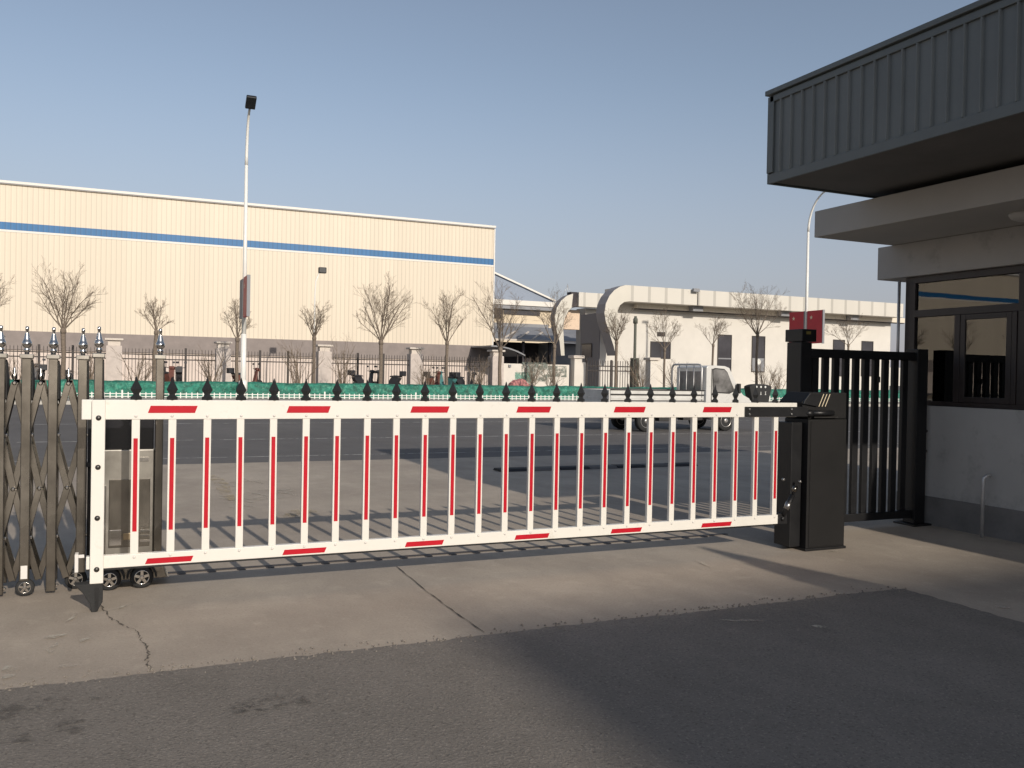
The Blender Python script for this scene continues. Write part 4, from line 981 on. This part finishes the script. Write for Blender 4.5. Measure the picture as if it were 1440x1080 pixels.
def make_tree(label, px_, forky, topy, halfw, seed, Y=46.6, lean=0, trunk_r=.095, n_l=7, depth=3):
    r = random.Random(seed); x = atx(px_, Y); zf = atz(px_, forky, Y)-.12; zt = atz(px_, topy, Y)-.12; hw = (atx(px_+halfw, Y)-atx(px_-halfw, Y))/2
    n_l += 1
    t = thing('bare_tree', label, 'tree', (x, Y, .12), group='leafless street trees beyond the road')
    tk = MB(); lx_ = lean*zf
    tk.tube([(0,0,-.05),(lx_*.3,0,zf*.25),(lx_*.5+.04*r.uniform(-1,1),.02,zf*.6),(lx_,0,zf*.96),(lx_,0,zf+.12)], [trunk_r*1.25,trunk_r,trunk_r*.88,trunk_r*.95,trunk_r*.8], 10)
    tk.lathe((lx_,0,zf-.12), [(trunk_r*.9,0),(trunk_r*1.25,.1),(trunk_r*1.1,.22),(.02,.3)], n=9)
    tk.build('trunk', M['bark'], t)
    H = zt-zf; lm, tw = MB(), MB()
    for k in range(n_l):
        a = 2*math.pi*(k*.618*1.0)+r.uniform(-.3,.3); ph = (k+.4)/n_l
        out = hw*1.12*math.sin(ph*1.75)*r.uniform(.75,1.0) if k else 0; hgt = H*(math.cos(ph*1.22)*.95)*r.uniform(.85,1.0)
        top = Vector((out*math.cos(a)*1.05, out*math.sin(a)*.8, max(hgt, H*.25)))
        L_ = top.length; d = (top.normalized()+Vector((0,0,.12))).normalized()
        branches(lm, Vector((lx_,0,zf+r.uniform(-.05,.08))), d, L_*.88, trunk_r*r.uniform(.26,.38), depth, r, .12, 5, .5, None, tw)
    c_ = lm.build('limbs', M['bark'], t, fix=False); tw.build('crown', M['twig'], t, fix=False)
    return t
TREES = [
 ('bare tree half cut off at the left edge of the view', -16, 462, 365, 34, 1, {}),
 ('wide bare tree behind the folding gate at the far left', 88, 466, 367, 50, 2, dict(n_l=9, trunk_r=.115)),
 ('small leaning bare tree left of the tall street lamp', 216, 468, 410, 28, 3, dict(lean=.03, n_l=5)),
 ('thin bare tree half hidden behind the tall street lamp', 333, 478, 410, 26, 4, dict(n_l=5)),
 ('short bare tree right of the tall street lamp', 441, 476, 418, 30, 5, dict(n_l=6)),
 ('largest vase shaped bare tree in the middle of the warehouse front', 535, 482, 382, 44, 6, dict(n_l=10, trunk_r=.115)),
 ('bare tree near the right end of the warehouse', 628, 483, 400, 33, 7, {}),
 ('spreading bare tree standing across the warehouse corner', 703, 492, 385, 46, 8, dict(n_l=8, trunk_r=.115)),
 ('slender bare tree before the dark loading bay', 779, 488, 400, 30, 9, dict(n_l=5)),
 ('bare tree in front of the curved white frame', 866, 482, 428, 30, 10, {}),
 ('thin bare tree before the small wide window of the ivory building', 934, 492, 428, 26, 12, dict(n_l=5, trunk_r=.075)),
 ('slight bare tree behind the truck cab', 1002, 486, 440, 24, 13, dict(n_l=5, trunk_r=.075)),
 ('broad bare tree rising right of the truck', 1064, 472, 392, 46, 14, dict(n_l=9)),
 ('bare tree glimpsed through the black slatted gate', 1192, 486, 440, 28, 15, dict(n_l=5, trunk_r=.075)),
]
protos = [make_tree(lab, a, b, c, d, s, **k) for lab, a, b, c, d, s, k in TREES]
for i in range(9):
    dup(protos[(1,6,5,10)[i%4]], None, (-11.5-6.3*i, 46.6+(i%3)*.4, .12), .9*i, 'leafless street tree beyond the left edge of the view')
def shrub(label, px_, topy, halfw, seed, Y=45.6):
    r = random.Random(seed); x = atx(px_, Y); H = atz(px_, topy, Y)-.12; hw = (atx(px_+halfw, Y)-atx(px_-halfw, Y))/2; mb = MB()
    for k in range(8):
        d = Vector((r.uniform(-1,1)*hw, r.uniform(-.6,.6)*hw, H)).normalized()
        branches(mb, Vector((r.uniform(-.12,.12), r.uniform(-.1,.1), 0)), d, H*r.uniform(.75,1.15), .034, 2, r, .14, 4, .4)
    tag(mb.build('bare_shrub', M['twig'], None, 0, (x, Y, .12), fix=False), label, 'shrub', 'leafless shrubs behind the green netting')
for i, (lab, a, b, c) in enumerate([
 ('leafless shrub left of the first visible stone pillar', 128, 502, 15), ('leafless shrub right of the first stone pillar', 196, 500, 18), ('leafless shrub in front of the pillar left of the tall lamp', 300, 500, 24),
 ('leafless shrub right of the tall street lamp', 420, 490, 22), ('leafless shrub beside the short bare tree', 482, 488, 20), ('leafless shrub at the foot of the pillar right of the large tree', 598, 515, 14),
 ('leafless shrub by the dark scooters near the warehouse corner', 672, 508, 12), ('leafless shrub before the white boundary wall', 747, 505, 14), ('leafless shrub before the white wall next to the slender tree', 775, 515, 12), ('leafless shrub behind the truck bed', 905, 505, 16),
 ('leafless shrub below the ivory building window', 950, 515, 14), ('leafless shrub right of the truck cab', 1078, 512, 16), ('leafless shrub at the far left behind the folding gate', 25, 500, 20), ('leafless shrub left of the black control post', 1095, 518, 12)]):
    shrub(lab, a, b, c, 40+i)

# ---------------------------------------------------------------- parked scooters and small clutter behind the netting
def scooter(body):
    t = thing('parked_scooter', '', 'scooter', (0,0,0), group='scooters parked behind the green netting')
    MB().prism([(-.75,.55),(-.82,.70),(-.30,.74),(-.15,.55),(-.15,.36),(.30,.32),(.42,.42),(.55,.95),(.60,.95),(.52,.30),(.30,.22),(-.45,.22),(-.62,.40)], -.14, .14).build('body', body, t, .02)
    MB().prism([(-.80,.72),(-.86,.80),(-.50,.84),(-.20,.80),(-.18,.74)], -.15, .15).build('seat', M['bikedark'], t, .03)
    MB().tube([(.55,-.32,1.06),(.60,-.1,1.02),(.60,.1,1.02),(.55,.32,1.06)], .018, 8).tube([(.66,0,.30),(.58,0,1.02)], .03, 8).build('handlebar', M['bikedark'], t)
    MB().prism([(.50,.98),(.72,.92),(.70,1.08),(.56,1.12)], -.13, .13).build('headlight_cowl', body, t, .02)
    for s in (-.26,.26): MB().tube([(.56,s,1.06),(.54,s*1.1,1.28)], .008, 5).box(.53,.55,s*1.1-.07,s*1.1+.07,1.26,1.36).build('mirror', M['bikedark'], t)
    MB().box(-1.08,-.80,-.17,.17,.80,1.08).build('top_box', M['bikedark'], t, .03)
    for x in (-.62,.72): 
        w = MB().lathe((x,0,.24),[(.13,-.05),(.21,-.055),(.24,-.02),(.24,.02),(.21,.055),(.13,.05)],n=20,axis='y').build('wheel', M['rubber'], t)
        MB().lathe((x,0,.24),[(.04,-.06),(.135,-.03),(.135,.03),(.04,.06)],n=16,axis='y').build('rim', M['rim'], w)
    return t
sd = scooter(M['bikedark']); sr = scooter(M['redpaint']); s3 = scooter(M['teal'])
first = {}
for px_, proto, rz, lab in ((512, sd, .5, 'dark scooter between a stone pillar and the largest bare tree'), (545, sd, 2.4, 'dark scooter parked just right of the largest bare tree'), (610, sr, .8, 'red brown scooter left of the tree near the warehouse end'),
                      (628, s3, 1.9, 'teal scooter at the trunk of the tree near the warehouse end'), (655, sd, .3, 'dark scooter nearest to the warehouse corner'), (236, sr, 1.2, 'red brown scooter right of the small leaning tree'), (252, sd, 1.5, 'dark scooter next to the red brown one near the leaning tree'),
                      (347, sr, .4, 'red brown scooter just right of the tall street lamp'), (55, sd, 1.8, 'dark scooter glimpsed between the folding gate posts'), (105, sd, .6, 'dark scooter behind the folding gate beside the wide bare tree')):
    loc = (atx(px_, 47.6), 47.6, .45)
    if proto.name in first: dup(proto, None, loc, rz, lab)
    else: proto.location = loc; proto.rotation_euler = (0,0,rz); proto['label'] = lab; first[proto.name] = 1
# raised planting strip the scooters and shrubs stand on
struct('planting_strip', MB().box(-40, 80, 46.9, 49.5, .121, .45), M['earth'])
# pink tarp bundle
r = random.Random(5); mb = MB()
vs = []; 
for i in range(9):
    for j in range(9):
        u, v_ = i/8*2-1, j/8*2-1; h = max(0, (1-u*u)*(1-v_*v_))**.5
        vs.append((u*.75, v_*.5, h*.75+(r.uniform(-.05,.05) if h > .1 else 0)))
mb.add(vs, [(i*9+j,(i+1)*9+j,(i+1)*9+j+1,i*9+j+1) for i in range(8) for j in range(8)], False)
tag(mb.build('covered_bundle', mat('faded pink tarp', (.62,.26,.24), .7, var=.15), None, 0, (atx(730,47.5), 47.5, .45), fix=False), 'low bundle under a faded pink tarp before the white wall', 'bundle')

# dark flared tub right of the truck cab with pale painted marks
pt = thing('flared_tub', 'dark flared tub with arched rim and pale painted marks right of the truck cab', 'tub', (atx(1066,41), 41, .12))
hz = atz(1066,540,41)-.12; wt = (atx(1082,41)-atx(1051,41))/2
prf = [(-wt*.72,0),(wt*.72,0),(wt,hz*.82)]+[(wt*math.cos(a), hz*.82+hz*.18*math.sin(a)) for a in [math.pi*i/10 for i in range(1,10)]]+[(-wt,hz*.82)]
MB().prism(prf, -.28, .28).build('shell', M['rubber'], pt, .03)
for k in range(3):
    x = (-.42+.42*k)*wt; z = hz*.42
    mk = MB(); mk.box(x-.015,x+.015,-.287,-.281,z,z+.16); mk.box(x-.05,x+.05,-.287,-.281,z-.02,z+.0)
    if k == 2: mk.box(x-.05,x+.05,-.287,-.281,z+.15,z+.17)
    mk.build('pale_mark', M['picket'], pt)
for k in range(3): MB().lathe(((-.4+.4*k)*wt,-.281,hz*.84),[(.07,0),(.05,-.012)],n=10,axis='y').build('pale_patch', M['picket'], pt)

# ---------------------------------------------------------------- office block behind the camera (throws the big shade)
ob_ = thing('office_block', 'tall office block behind the viewer that shades the asphalt', 'building', (30, -50, 0))
MB().box(-23.2, 30, -8, 8, 0, 20).build('wall', M['officewall'], ob_)
for fl_ in range(5):
    for k in range(12):
        x = -21+k*4; f_ = MB().box(x, x+2.2, 7.99, 8.04, 1.2+fl_*3.8, 3.0+fl_*3.8).build('window', M['winglass'], ob_)

ev = thing('wedge_shadow_tree', 'conical tree added unseen behind the viewer to cast the wedge shadow', 'tree', (5.58, -2.15, 0))  # unseen tree added to throw the pointed shadow on the concrete
MB().tube([(0,0,0),(0,0,3.0)], [.07,.02], 8).build('trunk', M['bark'], ev)
r = random.Random(9); mb = MB()
for k in range(9000):
    z = 3.62*(1-r.random()**.55)+.0; z = max(.4, z); rad_ = (3.64-z)*.36; a = r.uniform(0, 6.283); q = rad_*r.uniform(.6, 1); c_ = Vector((q*math.cos(a), q*math.sin(a), z))
    u = Vector((r.uniform(-1,1), r.uniform(-1,1), r.uniform(-1,1))).normalized()*.045; v_ = u.orthogonal().normalized()*.035
    mb.add([c_-u, c_+v_, c_+u, c_-v_], [(0,1,2,3)])
mb.build('crown', mat('dark leaves of added tree', (.03,.06,.025), .7, var=.4), ev, fix=False)

# ---------------------------------------------------------------- light and sky
S_DIR = Vector((.25, -2.35, 1)).normalized()
sd_ = bpy.data.lights.new('sun', 'SUN'); sd_.energy = 3.35; sd_.angle = R(.53); sd_.color = (1, .91, .79)
so = bpy.data.objects.new('sun', sd_); C.objects.link(so); so.rotation_euler = S_DIR.to_track_quat('Z', 'Y').to_euler(); so.location = (5, -40, 30)
w = bpy.data.worlds.new('World'); bpy.context.scene.world = w; w.use_nodes = True; nt = w.node_tree
sk = nt.nodes.new('ShaderNodeTexSky'); sk.sky_type = 'NISHITA'; sk.sun_disc = False
sk.sun_elevation = math.asin(S_DIR.z); sk.sun_rotation = math.atan2(S_DIR.x, S_DIR.y)
sk.air_density = 1.0; sk.dust_density = 1.3; sk.ozone_density = 2.0; sk.altitude = 0
bgn = nt.nodes['Background']; bgn.inputs['Strength'].default_value = .105
hs = nt.nodes.new('ShaderNodeHueSaturation'); hs.inputs['Saturation'].default_value = .74; nt.links.new(sk.outputs[0], hs.inputs['Color'])
tcw = nt.nodes.new('ShaderNodeTexCoord'); sxw = nt.nodes.new('ShaderNodeSeparateXYZ'); nt.links.new(tcw.outputs['Generated'], sxw.inputs[0])
mrw = nt.nodes.new('ShaderNodeMapRange'); mrw.interpolation_type = 'SMOOTHSTEP'; nt.links.new(sxw.outputs['Z'], mrw.inputs['Value'])
mrw.inputs['From Min'].default_value = -.02; mrw.inputs['From Max'].default_value = .34; mrw.inputs['To Min'].default_value = .75; mrw.inputs['To Max'].default_value = 0
mxw = nt.nodes.new('ShaderNodeMixRGB'); nt.links.new(mrw.outputs[0], mxw.inputs[0]); nt.links.new(hs.outputs[0], mxw.inputs[1]); mxw.inputs[2].default_value = (3.55, 3.38, 3.90, 1)
nt.links.new(mxw.outputs[0], bgn.inputs['Color'])
sc_ = bpy.context.scene
sc_.view_settings.view_transform = 'Standard'; sc_.view_settings.look = 'None'; sc_.view_settings.gamma = 1; sc_.view_settings.exposure = .10
sc_.render.engine = 'CYCLES'
sc_.render.resolution_x = 1024; sc_.render.resolution_y = 768
